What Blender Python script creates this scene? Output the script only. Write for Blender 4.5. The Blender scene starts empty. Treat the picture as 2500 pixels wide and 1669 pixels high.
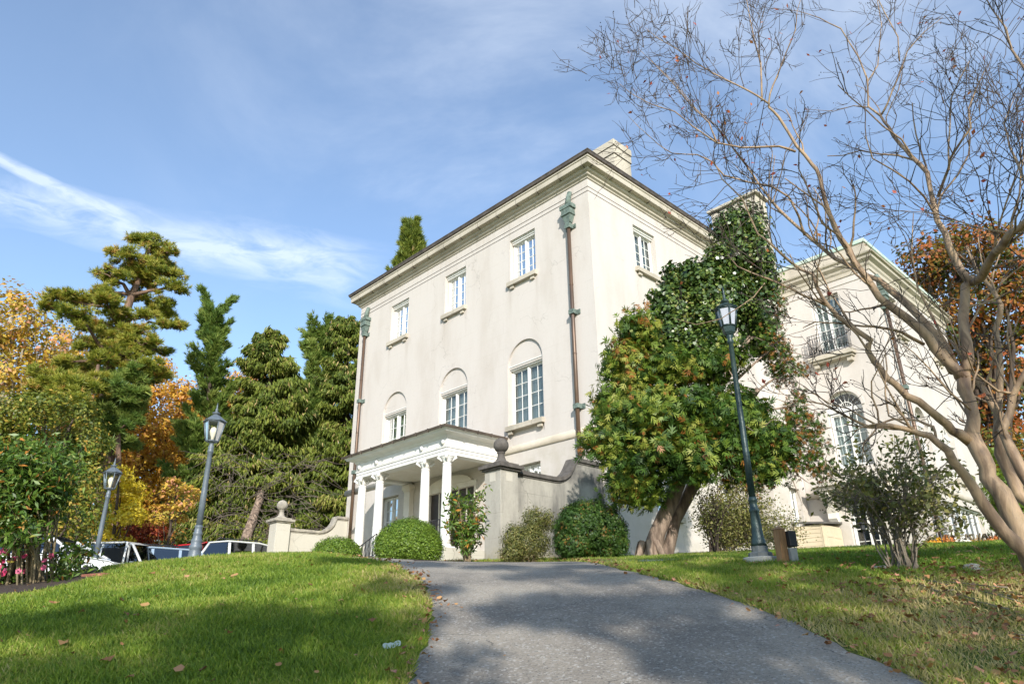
import bpy, bmesh, math, random
import numpy as np
from math import sin, cos, pi, radians, atan2, hypot, sqrt, tan
from mathutils import Vector, Matrix
random.seed(7); rng = np.random.default_rng(7)
SC = bpy.context.scene; COL = SC.collection

# ------------------------------------------------------------ camera
F_, PIT, ROL = 1713.18, .390726, -.012590
cd = bpy.data.cameras.new('camera'); cam = bpy.data.objects.new('camera', cd); COL.objects.link(cam); SC.camera = cam
cd.sensor_width = 36; cd.lens = F_/2500*36; cd.clip_start = .05; cd.clip_end = 5000
_fw = np.array([0, cos(PIT), sin(PIT)]); _r0 = np.array([1., 0, 0]); _u0 = np.cross(_r0, _fw)
CR = _r0*cos(ROL)+_u0*sin(ROL); CU = -_r0*sin(ROL)+_u0*cos(ROL)
cam.matrix_world = Matrix([[CR[0], CU[0], -_fw[0], 0], [CR[1], CU[1], -_fw[1], 0], [CR[2], CU[2], -_fw[2], 0], [0, 0, 0, 1]])
def ray(x, y):
    d = _fw*F_+CR*(x-1250)-CU*(y-834.5); return d/hypot(d[0], d[1])
def at(x, y, d): return ray(x, y)*d                     # a pixel at horizontal distance d, as a world point
# ------------------------------------------------------------ sun and sky
SAZ, SEL = radians(174), radians(26)                    # azimuth clockwise from +Y
sd = bpy.data.lights.new('sun', 'SUN'); sd.energy = 4.6; sd.angle = radians(.53); sd.color = (1, .95, .87)
so = bpy.data.objects.new('sun', sd); COL.objects.link(so)
sdir = Vector((sin(SAZ)*cos(SEL), cos(SAZ)*cos(SEL), sin(SEL)))
so.rotation_euler = sdir.to_track_quat('Z', 'Y').to_euler(); so.location = sdir*60
SC.view_settings.view_transform = 'Standard'; SC.view_settings.look = 'None'; SC.view_settings.exposure = 0.48; SC.view_settings.gamma = 1
SC.cycles.use_denoising = True
SC.cycles.max_bounces = 6; SC.cycles.transparent_max_bounces = 12; SC.cycles.diffuse_bounces = 3; SC.cycles.glossy_bounces = 2; SC.cycles.transmission_bounces = 4

class NT:
    def __init__(s, t): s.t = t; s.n = t.nodes; s.l = t.links
    def node(s, k, **kw):
        n = s.n.new(k)
        for a, v in kw.items():
            if a.startswith('i_'): n.inputs[a[2:].replace('_', ' ')].default_value = v
            else: setattr(n, a, v)
        return n
    def link(s, a, b): s.l.new(a, b)
    def val(s, sock, v):
        if isinstance(v, bpy.types.NodeSocket): s.l.new(v, sock)
        else: sock.default_value = v
    def m(s, op, a, b=0, c=None, clamp=False):
        n = s.n.new('ShaderNodeMath'); n.operation = op; n.use_clamp = clamp
        s.val(n.inputs[0], a); s.val(n.inputs[1], b)
        if c is not None: s.val(n.inputs[2], c)
        return n.outputs[0]
    def vm(s, op, a, b=(0, 0, 0), o=0):
        n = s.n.new('ShaderNodeVectorMath'); n.operation = op; s.val(n.inputs[0], a); s.val(n.inputs[1], b); return n.outputs[o]
    def mix(s, f, a, b, bt='MIX'):
        n = s.n.new('ShaderNodeMix'); n.data_type = 'RGBA'; n.blend_type = bt; n.clamp_factor = True
        s.val(n.inputs[0], f); s.val(n.inputs[6], a if not isinstance(a, tuple) else (*a, 1)[:4]); s.val(n.inputs[7], b if not isinstance(b, tuple) else (*b, 1)[:4]); return n.outputs[2]
    def ss(s, x, e0, e1):
        n = s.n.new('ShaderNodeMapRange'); n.interpolation_type = 'SMOOTHSTEP'; s.val(n.inputs[0], x); n.inputs[1].default_value = e0; n.inputs[2].default_value = e1; return n.outputs[0]
    def noise(s, vec, scale, detail=4, rough=.55, dist=0):
        n = s.n.new('ShaderNodeTexNoise'); n.inputs['Scale'].default_value = scale; n.inputs['Detail'].default_value = detail; n.inputs['Roughness'].default_value = rough; n.inputs['Distortion'].default_value = dist
        if vec is not None: s.l.new(vec, n.inputs['Vector'])
        return n.outputs[0]
    def ramp(s, f, pts):
        n = s.n.new('ShaderNodeValToRGB'); e = n.color_ramp.elements
        while len(e) < len(pts): e.new(.5)
        for i, (p, c) in enumerate(pts): e[i].position = p; e[i].color = (*c, 1)
        s.val(n.inputs[0], f); return n.outputs[0]
    def scale(s, v, k):
        n = s.n.new('ShaderNodeMapping'); n.inputs['Scale'].default_value = k; s.l.new(v, n.inputs['Vector']); return n.outputs[0]

W = bpy.data.worlds.new('World'); SC.world = W; W.use_nodes = True
w = NT(W.node_tree); w.n.clear()
sky = w.node('ShaderNodeTexSky', sky_type='NISHITA', sun_disc=False, sun_elevation=SEL, sun_rotation=SAZ, air_density=1.1, dust_density=.6, ozone_density=1.3)
dirv = w.node('ShaderNodeTexCoord').outputs['Generated']
def ndir(x, y): d = at(x, y, 1); return d/np.linalg.norm(d)
def streak(p0, p1, w0, w1, fade, seed, amp):
    """a band of cloud along the great circle through two sky directions"""
    a, b = ndir(*p0), ndir(*p1); n = np.cross(a, b); n /= np.linalg.norm(n); t = b-a*(a@b); t /= np.linalg.norm(t)
    dn = w.vm('DOT_PRODUCT', dirv, tuple(n), 1); dt = w.vm('DOT_PRODUCT', dirv, tuple(t), 1); da = w.vm('DOT_PRODUCT', dirv, tuple(a), 1)
    al = w.m('ARCTAN2', dt, da)                           # angle along the band
    cmb = w.node('ShaderNodeCombineXYZ'); w.l.new(w.m('MULTIPLY', al, 3.0), cmb.inputs[0]); w.l.new(w.m('MULTIPLY', dn, 9.0), cmb.inputs[1]); cmb.inputs[2].default_value = seed
    nz = w.noise(cmb.outputs[0], 4.0, 7, .62, .6)
    nf = w.noise(cmb.outputs[0], 1.2, 4, .5)
    off = w.m('MULTIPLY', w.m('SUBTRACT', nf, .5), w1*1.6)
    d = w.m('ABSOLUTE', w.m('ADD', dn, off))
    L = math.acos(a@b)
    wd = w.m('ADD', w.m('MULTIPLY', w.m('DIVIDE', al, L), w1-w0), w0)
    g = w.m('SUBTRACT', 1, w.m('DIVIDE', d, wd), clamp=True); g = w.m('POWER', g, .8)
    g = w.m('MULTIPLY', g, w.ss(nz, .28, .72))
    f = w.m('MULTIPLY', w.ss(al, L*fade[0], L*fade[1]), w.m('SUBTRACT', 1, w.ss(al, L*fade[2], L*fade[3])))
    return w.m('MULTIPLY', w.m('MULTIPLY', g, f), amp)
s1 = streak((0, 385), (300, 530), .008, .013, (-1.5, -.6, .9, 1.15), 6.3, 1.7)
s2 = streak((0, 508), (900, 665), .032, .052, (-.6, -.2, .85, 1.12), 2.9, 1.15)
s3 = streak((330, 560), (820, 650), .02, .03, (-.1, .3, .8, 1.3), 8.1, .6)
mpn = w.node('ShaderNodeMapping'); mpn.inputs['Rotation'].default_value = (0, .5, .6); mpn.inputs['Scale'].default_value = (1., 2.4, 1.6); w.link(dirv, mpn.inputs['Vector']); st = mpn.outputs[0]
c1 = w.noise(st, 1.7, 7, .6, .5); c2 = w.noise(dirv, .9, 3, .5)
right = w.ss(w.vm('DOT_PRODUCT', dirv, tuple(ndir(1650, 150)), 1), .72, 1.0)
cir = w.m('MULTIPLY', w.ss(c1, .36, .8), w.m('ADD', w.m('MULTIPLY', right, .9), w.m('MULTIPLY', w.ss(c2, .4, .7), .16)))
cl = w.m('ADD', w.m('ADD', s1, s2), w.m('ADD', s3, cir), clamp=True)
cl = w.m('ADD', w.m('MULTIPLY', cl, .44), .07)
skyc = w.mix(1.0, sky.outputs[0], (1.04, 1.18, 1.31), 'MULTIPLY')
fin = w.mix(cl, skyc, (6.6, 7.1, 7.8))
bg = w.node('ShaderNodeBackground'); w.l.new(fin, bg.inputs[0]); bg.inputs[1].default_value = .136
w.l.new(bg.outputs[0], w.node('ShaderNodeOutputWorld').inputs[0])

# ------------------------------------------------------------ helpers
def tag(o, label=None, cat=None, group=None, kind=None):
    if label: o['label'] = label
    if cat: o['category'] = cat
    if group: o['group'] = group
    if kind: o['kind'] = kind
    return o
def empty(name, loc, rz=0, label=None, cat=None, group=None):
    o = bpy.data.objects.new(name, None); COL.objects.link(o); o.location = loc; o.rotation_euler = (0, 0, rz); o.empty_display_size = .3
    return tag(o, label, cat, group)
def copy_tree(o, parent=None):
    c = o.copy(); COL.objects.link(c)
    if parent is not None: c.parent = parent
    for ch in [x for x in bpy.data.objects if x.parent == o]: copy_tree(ch, c)
    return c
class MB:
    def __init__(s): s.v = []; s.f = []; s.sm = []
    def add(s, vs, fs, smooth=False):
        n = len(s.v); s.v += [tuple(map(float, p)) for p in vs]; s.f += [tuple(n+i for i in f) for f in fs]; s.sm += [smooth]*len(fs); return s
    def box(s, x0, x1, y0, y1, z0, z1, M=None):
        vs = [(x, y, z) for z in (z0, z1) for y in (y0, y1) for x in (x0, x1)]
        if M: vs = [M(*p) for p in vs]
        return s.add(vs, [(0, 2, 3, 1), (4, 5, 7, 6), (0, 1, 5, 4), (2, 6, 7, 3), (0, 4, 6, 2), (1, 3, 7, 5)])
    def tube(s, pts, rad, n=8, cap=True, flat=1.0):
        pts = [np.array(p, float) for p in pts]; k = len(pts); rings = []
        if not hasattr(rad, '__len__'): rad = [rad]*k
        up = None; vs = []
        for i, p in enumerate(pts):
            t = pts[min(i+1, k-1)]-pts[max(i-1, 0)]; t = t/(np.linalg.norm(t)+1e-9)
            if up is None:
                up = np.array([0, 0, 1.]) if abs(t[2]) < .9 else np.array([1., 0, 0])
            a = np.cross(t, up); a /= np.linalg.norm(a)+1e-9; b = np.cross(a, t); up = b
            for j in range(n):
                q = 2*pi*j/n; vs.append(p+(a*cos(q)+b*sin(q)*flat)*rad[i])
        fs = [(i*n+j, i*n+(j+1) % n, (i+1)*n+(j+1) % n, (i+1)*n+j) for i in range(k-1) for j in range(n)]
        if cap: fs += [tuple(range(n))[::-1], tuple(range((k-1)*n, k*n))]
        return s.add(vs, fs, True)
    def lathe(s, prof, n=24, c=(0, 0, 0), smooth=True, tw=0, flute=0, fr=(0, 0)):
        vs = []
        for r, z in prof:
            for j in range(n):
                q = 2*pi*(j+tw)/n; rr = r*(1-flute*(j % 2)) if fr[0] < z < fr[1] else r
                vs.append((c[0]+rr*cos(q), c[1]+rr*sin(q), c[2]+z))
        k = len(prof)
        fs = [(i*n+j, i*n+(j+1) % n, (i+1)*n+(j+1) % n, (i+1)*n+j) for i in range(k-1) for j in range(n)]
        fs += [tuple(range(n))[::-1], tuple(range((k-1)*n, k*n))]
        return s.add(vs, fs, smooth)
    def prism(s, poly, h0, h1, M):
        n = len(poly); vs = [M(p[0], p[1], h0) for p in poly]+[M(p[0], p[1], h1) for p in poly]
        return s.add(vs, [tuple(range(n)), tuple(range(2*n-1, n-1, -1))]+[(i, (i+1) % n, n+(i+1) % n, n+i) for i in range(n)])
    def sphere(s, c, r, n=20, m=12, sq=(1, 1, 1)):
        vs = [(c[0], c[1], c[2]-r*sq[2])]
        for i in range(1, m):
            a = -pi/2+pi*i/m
            for j in range(n): q = 2*pi*j/n; vs.append((c[0]+r*sq[0]*cos(a)*cos(q), c[1]+r*sq[1]*cos(a)*sin(q), c[2]+r*sq[2]*sin(a)))
        vs.append((c[0], c[1], c[2]+r*sq[2])); fs = []
        for j in range(n): fs.append((0, 1+(j+1) % n, 1+j)); fs.append((len(vs)-1, 1+(m-2)*n+j, 1+(m-2)*n+(j+1) % n))
        for i in range(m-2):
            for j in range(n): fs.append((1+i*n+j, 1+i*n+(j+1) % n, 1+(i+1)*n+(j+1) % n, 1+(i+1)*n+j))
        return s.add(vs, fs, True)
    def build(s, name, m, parent=None, recalc=True, bevel=0):
        me = bpy.data.meshes.new(name); me.from_pydata(s.v, [], s.f); me.polygons.foreach_set('use_smooth', s.sm)
        if recalc:
            b = bmesh.new(); b.from_mesh(me); bmesh.ops.recalc_face_normals(b, faces=b.faces); b.to_mesh(me); b.free()
        me.materials.append(m); o = bpy.data.objects.new(name, me); COL.objects.link(o)
        if parent is not None: o.parent = parent
        if bevel:
            bv = o.modifiers.new('bevel', 'BEVEL'); bv.width = bevel; bv.segments = 2; bv.limit_method = 'ANGLE'
        return o

# ------------------------------------------------------------ materials
def mat(name, c1, c2=None, rough=.8, scale=3, bump=.0, bscale=30, metal=0, detail=5, stretch=None, spec=.5):
    M = bpy.data.materials.new(name); M.use_nodes = True; t = NT(M.node_tree); p = t.n['Principled BSDF']
    p.inputs['Roughness'].default_value = rough; p.inputs['Metallic'].default_value = metal; p.inputs['Specular IOR Level'].default_value = spec
    co = t.node('ShaderNodeTexCoord').outputs['Object']
    v = t.scale(co, stretch) if stretch else co
    if c2:
        t.link(t.mix(t.ss(t.noise(v, scale, detail, .6), .3, .7), c1, c2), p.inputs['Base Color'])
    else: p.inputs['Base Color'].default_value = (*c1, 1)
    if bump:
        b = t.node('ShaderNodeBump'); b.inputs['Strength'].default_value = bump; b.inputs['Distance'].default_value = .02
        t.link(t.noise(v, bscale, 4, .6), b.inputs['Height']); t.link(b.outputs[0], p.inputs['Normal'])
    return M
def stucco(name, base, dirt, joint=.0, amount=.5, low=None, crack=.5):
    M = bpy.data.materials.new(name); M.use_nodes = True; t = NT(M.node_tree); p = t.n['Principled BSDF']; p.inputs['Roughness'].default_value = .9; p.inputs['Specular IOR Level'].default_value = .25
    co = t.node('ShaderNodeTexCoord').outputs['Object']; sp = t.node('ShaderNodeSeparateXYZ'); t.link(co, sp.inputs[0])
    n1 = t.noise(t.scale(co, (1, 1, .35)), .9, 6, .6); n2 = t.noise(t.scale(co, (5, 5, .5)), 1.3, 5, .65); n3 = t.noise(co, 14, 4, .6)
    c = t.mix(t.m('MULTIPLY', t.ss(n1, .42, .75), amount), base, dirt)
    c = t.mix(t.m('MULTIPLY', t.ss(n2, .55, .85), amount*.5), c, dirt)
    c = t.mix(t.m('MULTIPLY', t.ss(n3, .35, .8), .14), c, dirt)
    if low is not None:                                   # dark weathering: splash zones at given heights
        for z0, z1, col, am in low:
            f = t.m('MULTIPLY', t.ss(sp.outputs[2], z0, z1) if z0 < z1 else t.m('SUBTRACT', 1, t.ss(sp.outputs[2], z1, z0)), t.ss(t.noise(co, 1.6, 6, .65), .35, .65))
            c = t.mix(t.m('MULTIPLY', f, am), c, col)
    # drip streaks under the sill ends of the entrance front and grime hanging from the cornice
    if low is not None and name == 'cream_stucco':
        pp = t.m('ABSOLUTE', t.m('SUBTRACT', t.m('MODULO', t.m('ADD', sp.outputs[1], -1.215), 3.65), 1.825))
        w1 = t.m('MULTIPLY', t.m('SUBTRACT', 1, t.ss(t.m('ABSOLUTE', t.m('SUBTRACT', pp, .64)), .01, .13)), t.ss(t.noise(t.scale(co, (1, 14, .8)), 1.5, 4), .35, .6))
        for za, zb in ((8.0, 9.6), (3.6, 4.5)):
            w2 = t.m('MULTIPLY', t.ss(sp.outputs[2], za, zb), t.m('LESS_THAN', sp.outputs[2], zb+.02)); c = t.mix(t.m('MULTIPLY', t.m('MULTIPLY', w1, w2), t.m('MULTIPLY', t.m('LESS_THAN', sp.outputs[0], .05), .55)), c, dirt)
        cg = t.m('MULTIPLY', t.ss(sp.outputs[2], 10.7, 12.1), t.ss(t.noise(t.scale(co, (7, 7, .35)), 1, 5), .46, .72)); c = t.mix(t.m('MULTIPLY', cg, .4), c, dirt)
    # block joints and hairline cracks
    uv = t.node('ShaderNodeCombineXYZ'); t.link(t.m('ADD', sp.outputs[0], sp.outputs[1]), uv.inputs[0]); t.link(sp.outputs[2], uv.inputs[1])
    br = t.node('ShaderNodeTexBrick'); t.link(uv.outputs[0], br.inputs['Vector']); br.inputs['Scale'].default_value = 1; br.inputs['Brick Width'].default_value = 1.15; br.inputs['Row Height'].default_value = .56
    br.inputs['Mortar Size'].default_value = .006; br.inputs['Mortar Smooth'].default_value = .6
    br.inputs['Color1'].default_value = br.inputs['Color2'].default_value = (1, 1, 1, 1); br.inputs['Mortar'].default_value = (0, 0, 0, 1)
    jf = t.m('MULTIPLY', t.m('SUBTRACT', 1, br.outputs[0]), t.ss(t.noise(co, .8, 3, .5), .42, .62))
    c = t.mix(t.m('MULTIPLY', jf, joint), c, dirt)
    vo = t.node('ShaderNodeTexVoronoi', feature='DISTANCE_TO_EDGE'); vo.inputs['Scale'].default_value = .8
    nn = t.node('ShaderNodeTexNoise', i_Scale=1.4, i_Detail=7.0); t.link(co, nn.inputs['Vector'])
    t.link(t.vm('ADD', co, nn.outputs[1]), vo.inputs['Vector'])
    cr = t.m('MULTIPLY', t.m('SUBTRACT', 1, t.ss(vo.outputs[0], 0, .012)), t.ss(t.noise(co, .6, 3), .5, .62))
    c = t.mix(t.m('MULTIPLY', cr, crack), c, tuple(x*.45 for x in dirt))
    t.link(c, p.inputs['Base Color'])
    b = t.node('ShaderNodeBump'); b.inputs['Strength'].default_value = .25; b.inputs['Distance'].default_value = .01
    t.link(t.m('ADD', t.noise(co, 60, 4, .6), t.noise(co, 5, 3)), b.inputs['Height']); t.link(b.outputs[0], p.inputs['Normal'])
    return M
def leafmat(name, pts, rough=.55, trans=.25, gloss=.35):
    M = bpy.data.materials.new(name); M.use_nodes = True; t = NT(M.node_tree); p = t.n['Principled BSDF']; out = t.n['Material Output']
    a = t.node('ShaderNodeAttribute', attribute_name='tint'); c = t.ramp(a.outputs['Fac'], pts)
    t.link(c, p.inputs['Base Color']); p.inputs['Roughness'].default_value = rough; p.inputs['Specular IOR Level'].default_value = gloss
    tr = t.node('ShaderNodeBsdfTranslucent'); t.link(t.mix(1.0, c, (1.3, 1.35, .7), 'MULTIPLY'), tr.inputs[0])
    mx = t.node('ShaderNodeMixShader'); mx.inputs[0].default_value = trans; t.link(p.outputs[0], mx.inputs[1]); t.link(tr.outputs[0], mx.inputs[2]); t.link(mx.outputs[0], out.inputs[0])
    return M
def glass(name, tint=(.75, .85, .88), alpha=.5, rough=.03):
    M = bpy.data.materials.new(name); M.use_nodes = True; t = NT(M.node_tree); t.n.clear()
    g = t.node('ShaderNodeBsdfGlossy'); g.inputs['Roughness'].default_value = rough; g.inputs[0].default_value = (.9, .95, 1, 1)
    tr = t.node('ShaderNodeBsdfTransparent'); tr.inputs[0].default_value = (*tint, 1)
    lw = t.node('ShaderNodeLayerWeight', i_Blend=.35)
    mx = t.node('ShaderNodeMixShader'); t.link(t.m('ADD', t.m('MULTIPLY', lw.outputs[0], .7), alpha, clamp=True), mx.inputs[0]); t.link(tr.outputs[0], mx.inputs[1]); t.link(g.outputs[0], mx.inputs[2])
    t.link(mx.outputs[0], t.node('ShaderNodeOutputMaterial').inputs[0]); return M
def bark(name, c1, c2, sc=8, bump=.8, stretch=(1, 1, .18)):
    return mat(name, c1, c2, .9, sc, bump, sc*2.5, 0, 6, stretch, .2)
M = {}
M['wall'] = stucco('cream_stucco', (.556, .512, .472), (.41, .355, .30), .5, .45, [(3.85, 3.3, (.44, .40, .33), .6)], .32)
M['stone'] = stucco('weathered_stone', (.50, .45, .37), (.25, .22, .17), .2, .6)
M['gray_stone'] = stucco('grey_stained_stone', (.40, .375, .32), (.12, .115, .105), .9, 1.2, [(.42, .05, (.30, .23, .05), .9), (2.0, 2.3, (.09, .085, .08), .8)], 1.0)
M['pale_stone'] = stucco('pale_wall_stone', (.50, .47, .40), (.36, .33, .27), .8, .6, None, .9)
M['dark_stone'] = mat('dark_lichened_stone', (.13, .115, .10), (.07, .062, .055), .9, 6, .6, 40)
M['cap_stone'] = mat('cap_stone', (.42, .38, .31), (.22, .20, .17), .9, 5, .6, 40)
M['white'] = mat('white_paint', (.74, .73, .70), (.68, .66, .62), .5, 2, .05, 20)
M['trim'] = mat('cream_trim', (.74, .70, .62), (.66, .61, .52), .6, 3)
M['groove'] = mat('groove_shade', (.10, .085, .07))
M['dark_wood'] = mat('dark_door', (.05, .035, .03), (.03, .022, .02), .4, 6)
M['gutter'] = mat('aged_gutter', (.17, .135, .11), (.09, .072, .06), .5, 4, .2, 20, .4)
M['copper_pipe'] = mat('brown_copper', (.165, .105, .07), (.10, .07, .052), .45, 3, .1, 20, .5, 4, (1, 1, .3))
M['verdigris'] = mat('verdigris', (.165, .215, .185), (.08, .11, .095), .8, 9, .5, 30)
M['verd_edge'] = mat('verdigris_edging', (.33, .50, .42), (.52, .54, .47), .8, 2.2, .2, 20, 0, 6, (1, 1, 3))
M['iron'] = mat('black_iron', (.02, .02, .023), None, .4)
M['lamp_grey'] = mat('grey_lamp_paint', (.125, .15, .175), (.085, .105, .125), .42, 5, .15, 50)
M['lamp_green'] = mat('green_black_lamp_paint', (.016, .034, .034), (.035, .06, .058), .38, 7, .25, 50, .2)
M['asphalt_roof'] = mat('roof_slate', (.12, .11, .10), (.08, .075, .07), .8, 5)
M['curtain'] = mat('curtain', (.60, .62, .60), (.42, .45, .45), .9, 6, 0, 1, 0, 3, (9, 9, .3))
M['dark'] = mat('dark_interior', (.02, .022, .024))
M['glass'] = glass('window_glass', (.72, .78, .77), .06)
M['carglass'] = glass('car_glass', (.10, .12, .13), .10)
M['lampglass'] = glass('lantern_glass', (.93, .93, .88), .05)
M['siding'] = mat('beige_siding', (.60, .50, .36), (.54, .45, .32), .6, 2)
M['bark_cedar'] = bark('cedar_bark', (.33, .25, .19), (.12, .085, .065), 9, 1)
M['bark_dark'] = bark('dark_bark', (.10, .075, .058), (.05, .038, .03))
M['bark_pine'] = bark('pine_bark', (.22, .14, .095), (.10, .065, .05))
M['bark_pale'] = bark('pale_bark', (.44, .40, .33), (.24, .21, .17))
M['twig'] = mat('grey_twig', (.25, .205, .15), (.15, .12, .09), .9, 5)
M['stem'] = mat('tan_stem', (.27, .21, .12), (.15, .115, .065), .8, 7)
M['myrtle_twig'] = mat('myrtle_twig', (.10, .072, .055), (.06, .045, .036), .9, 3)
M['dead_twig'] = mat('dead_twig', (.16, .13, .10), (.09, .07, .055), .9, 3)
# ------------------------------------------------------------ crape myrtle bark: smooth, mottled in long patches
def myrtle():
    Mm = bpy.data.materials.new('myrtle_bark'); Mm.use_nodes = True; t = NT(Mm.node_tree); p = t.n['Principled BSDF']; p.inputs['Roughness'].default_value = .6; p.inputs['Specular IOR Level'].default_value = .3
    co = t.node('ShaderNodeTexCoord').outputs['Object']; v = t.scale(co, (5, 5, 1.3))
    c = t.ramp(t.noise(v, 1.6, 6, .6, .8), [(.3, (.10, .062, .042)), (.43, (.20, .135, .085)), (.55, (.36, .25, .155)), (.7, (.21, .155, .085))])
    c = t.mix(t.ss(t.noise(t.scale(co, (30, 30, 3)), 1, 4), .55, .8), c, (.15, .11, .08)); t.link(c, p.inputs['Base Color'])
    b = t.node('ShaderNodeBump'); b.inputs['Strength'].default_value = .5; b.inputs['Distance'].default_value = .015
    t.link(t.noise(v, 4, 5), b.inputs['Height']); t.link(b.outputs[0], p.inputs['Normal']); return Mm
M['myrtle'] = myrtle()

# ------------------------------------------------------------ terrain
def smin(a, b, k):
    h = np.clip(.5+.5*(b-a)/k, 0, 1); return b*(1-h)+a*h-k*h*(1-h)
def Z(X, Y):
    X = np.asarray(X, float); Y = np.asarray(Y, float)
    L = smin(-1.42+.255*Y, .0885*Y-.015, .5)
    L = L+.022*np.maximum(X, 0)-.022*np.maximum(-X-1.5, 0)-.03*np.maximum(-X-6.2, 0)
    L = L+.20*np.exp(-((X+3.9)/2.0)**2-((Y-11.5)/3.2)**2)-.05*np.exp(-((X-1.5)/2.6)**2-((Y-11)/4)**2)
    cap = 1.5-.075*np.maximum(0, -X-5)+np.maximum(X+3, 0)*.5
    cap = cap+.14*np.clip(Y-25.5, 0, 9)*np.clip((-X-4)/3, 0, 1)
    cap = np.where(Y > 40, cap-(Y-40)*.02, cap)
    return smin(L, np.minimum(cap, 3.2), .3)
def Zf(x, y): return float(Z(x, y))
def onground(px, py):
    d = ray(px, py); r = np.linspace(3, 60, 1500); z = Z(d[0]*r, d[1]*r)-d[2]*r; i = int(np.argmax(z > 0)) if (z > 0).any() else len(r)-1
    return d[:2]*r[i]
axn = np.arange(-12, 12.01, .22)
def axis(lo, hi, step, far, k):
    a = list(np.arange(lo, hi, step)); s = step; x = a[-1]
    while x < far: s *= k; x += s; a.append(x)
    s = step; x = a[0]; b = []
    while x > -far: s *= k; x -= s; b.append(x)
    return np.array(b[::-1]+a)
gx = axis(-12, 12, .24, 900, 1.16); gy = axis(1.5, 24, .24, 900, 1.16)
GX, GY = np.meshgrid(gx, gy); GZ = Z(GX, np.clip(GY, -40, 70))
def gridmesh(name, X, Y, Zz, m):
    h, ww = X.shape; v = np.stack([X, Y, Zz], -1).reshape(-1, 3); i = np.arange(h*ww).reshape(h, ww)
    f = np.stack([i[:-1, :-1], i[:-1, 1:], i[1:, 1:], i[1:, :-1]], -1).reshape(-1, 4)
    me = bpy.data.meshes.new(name); me.from_pydata(v.tolist(), [], f.tolist()); me.polygons.foreach_set('use_smooth', [True]*len(f)); me.materials.append(m)
    o = bpy.data.objects.new(name, me); COL.objects.link(o); return o
def lawnmat():
    Mm = bpy.data.materials.new('lawn_soil'); Mm.use_nodes = True; t = NT(Mm.node_tree); p = t.n['Principled BSDF']; p.inputs['Roughness'].default_value = .95; p.inputs['Specular IOR Level'].default_value = .1
    co = t.node('ShaderNodeTexCoord').outputs['Object']
    c = t.ramp(t.noise(co, .45, 6, .62), [(.3, (.09, .14, .025)), (.5, (.13, .18, .035)), (.62, (.19, .19, .06)), (.75, (.24, .19, .10))])
    c = t.mix(t.ss(t.noise(co, 28, 4, .7), .4, .75), c, (.055, .075, .018))
    t.link(c, p.inputs['Base Color']); b = t.node('ShaderNodeBump'); b.inputs['Strength'].default_value = .9; b.inputs['Distance'].default_value = .03
    t.link(t.noise(co, 45, 4, .7), b.inputs['Height']); t.link(b.outputs[0], p.inputs['Normal']); return Mm
ground = tag(gridmesh('ground', GX, GY, GZ, lawnmat()), kind='structure')
# driveway
EL = [(990, 1700), (998, 1669), (1027, 1619), (1030, 1587), (1040, 1545), (1053, 1513), (1056, 1475), (1043, 1438), (1011, 1406), (984, 1388), (950, 1375)]
ER = [(2330, 1720), (2224, 1667), (2176, 1635), (2101, 1598), (2021, 1561), (1942, 1518), (1862, 1489), (1782, 1462), (1702, 1438), (1622, 1416), (1548, 1399), (1485, 1384)]
el = [onground(*p) for p in EL]; er = [onground(*p) for p in ER]
el = [np.array([.4, -6.]), np.array([-.2, .5])]+el[1:]+[np.array([-4.6, 13.2]), np.array([-8.5, 14.6]), np.array([-14, 16.2])]
er = [np.array([6.5, -6.]), np.array([4.3, .8])]+er[1:]+[np.array([1.2, 13.4]), np.array([-.9, 15.6]), np.array([-3.5, 18.3]), np.array([-8, 20.5]), np.array([-14, 22.])]
def resamp(P, n):
    P = np.array(P); s = np.r_[0, np.cumsum(np.linalg.norm(np.diff(P, axis=0), axis=1))]; q = np.linspace(0, s[-1], n)
    return np.stack([np.interp(q, s, P[:, 0]), np.interp(q, s, P[:, 1])], 1)
def smooth(P, k=7):
    Q = np.pad(P, ((k//2, k//2), (0, 0)), 'edge'); return np.stack([np.convolve(Q[:, i], np.ones(k)/k, 'valid') for i in (0, 1)], 1)
EA, EB = smooth(resamp(el, 200)), smooth(resamp(er, 200))
wob = np.interp(np.arange(200), np.arange(0, 200, 1), rng.normal(0, .03, 200)); EA[:, 0] += wob; EB[:, 0] += np.roll(wob, 31)
ww = np.linspace(0, 1, 26)[None, :, None]; DR = EA[:, None]*(1-ww)+EB[:, None]*ww
crown = np.sin(np.linspace(0, pi, 26))**.3*.014
DRZ = Z(DR[..., 0], DR[..., 1])+.004+crown[None]
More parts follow.
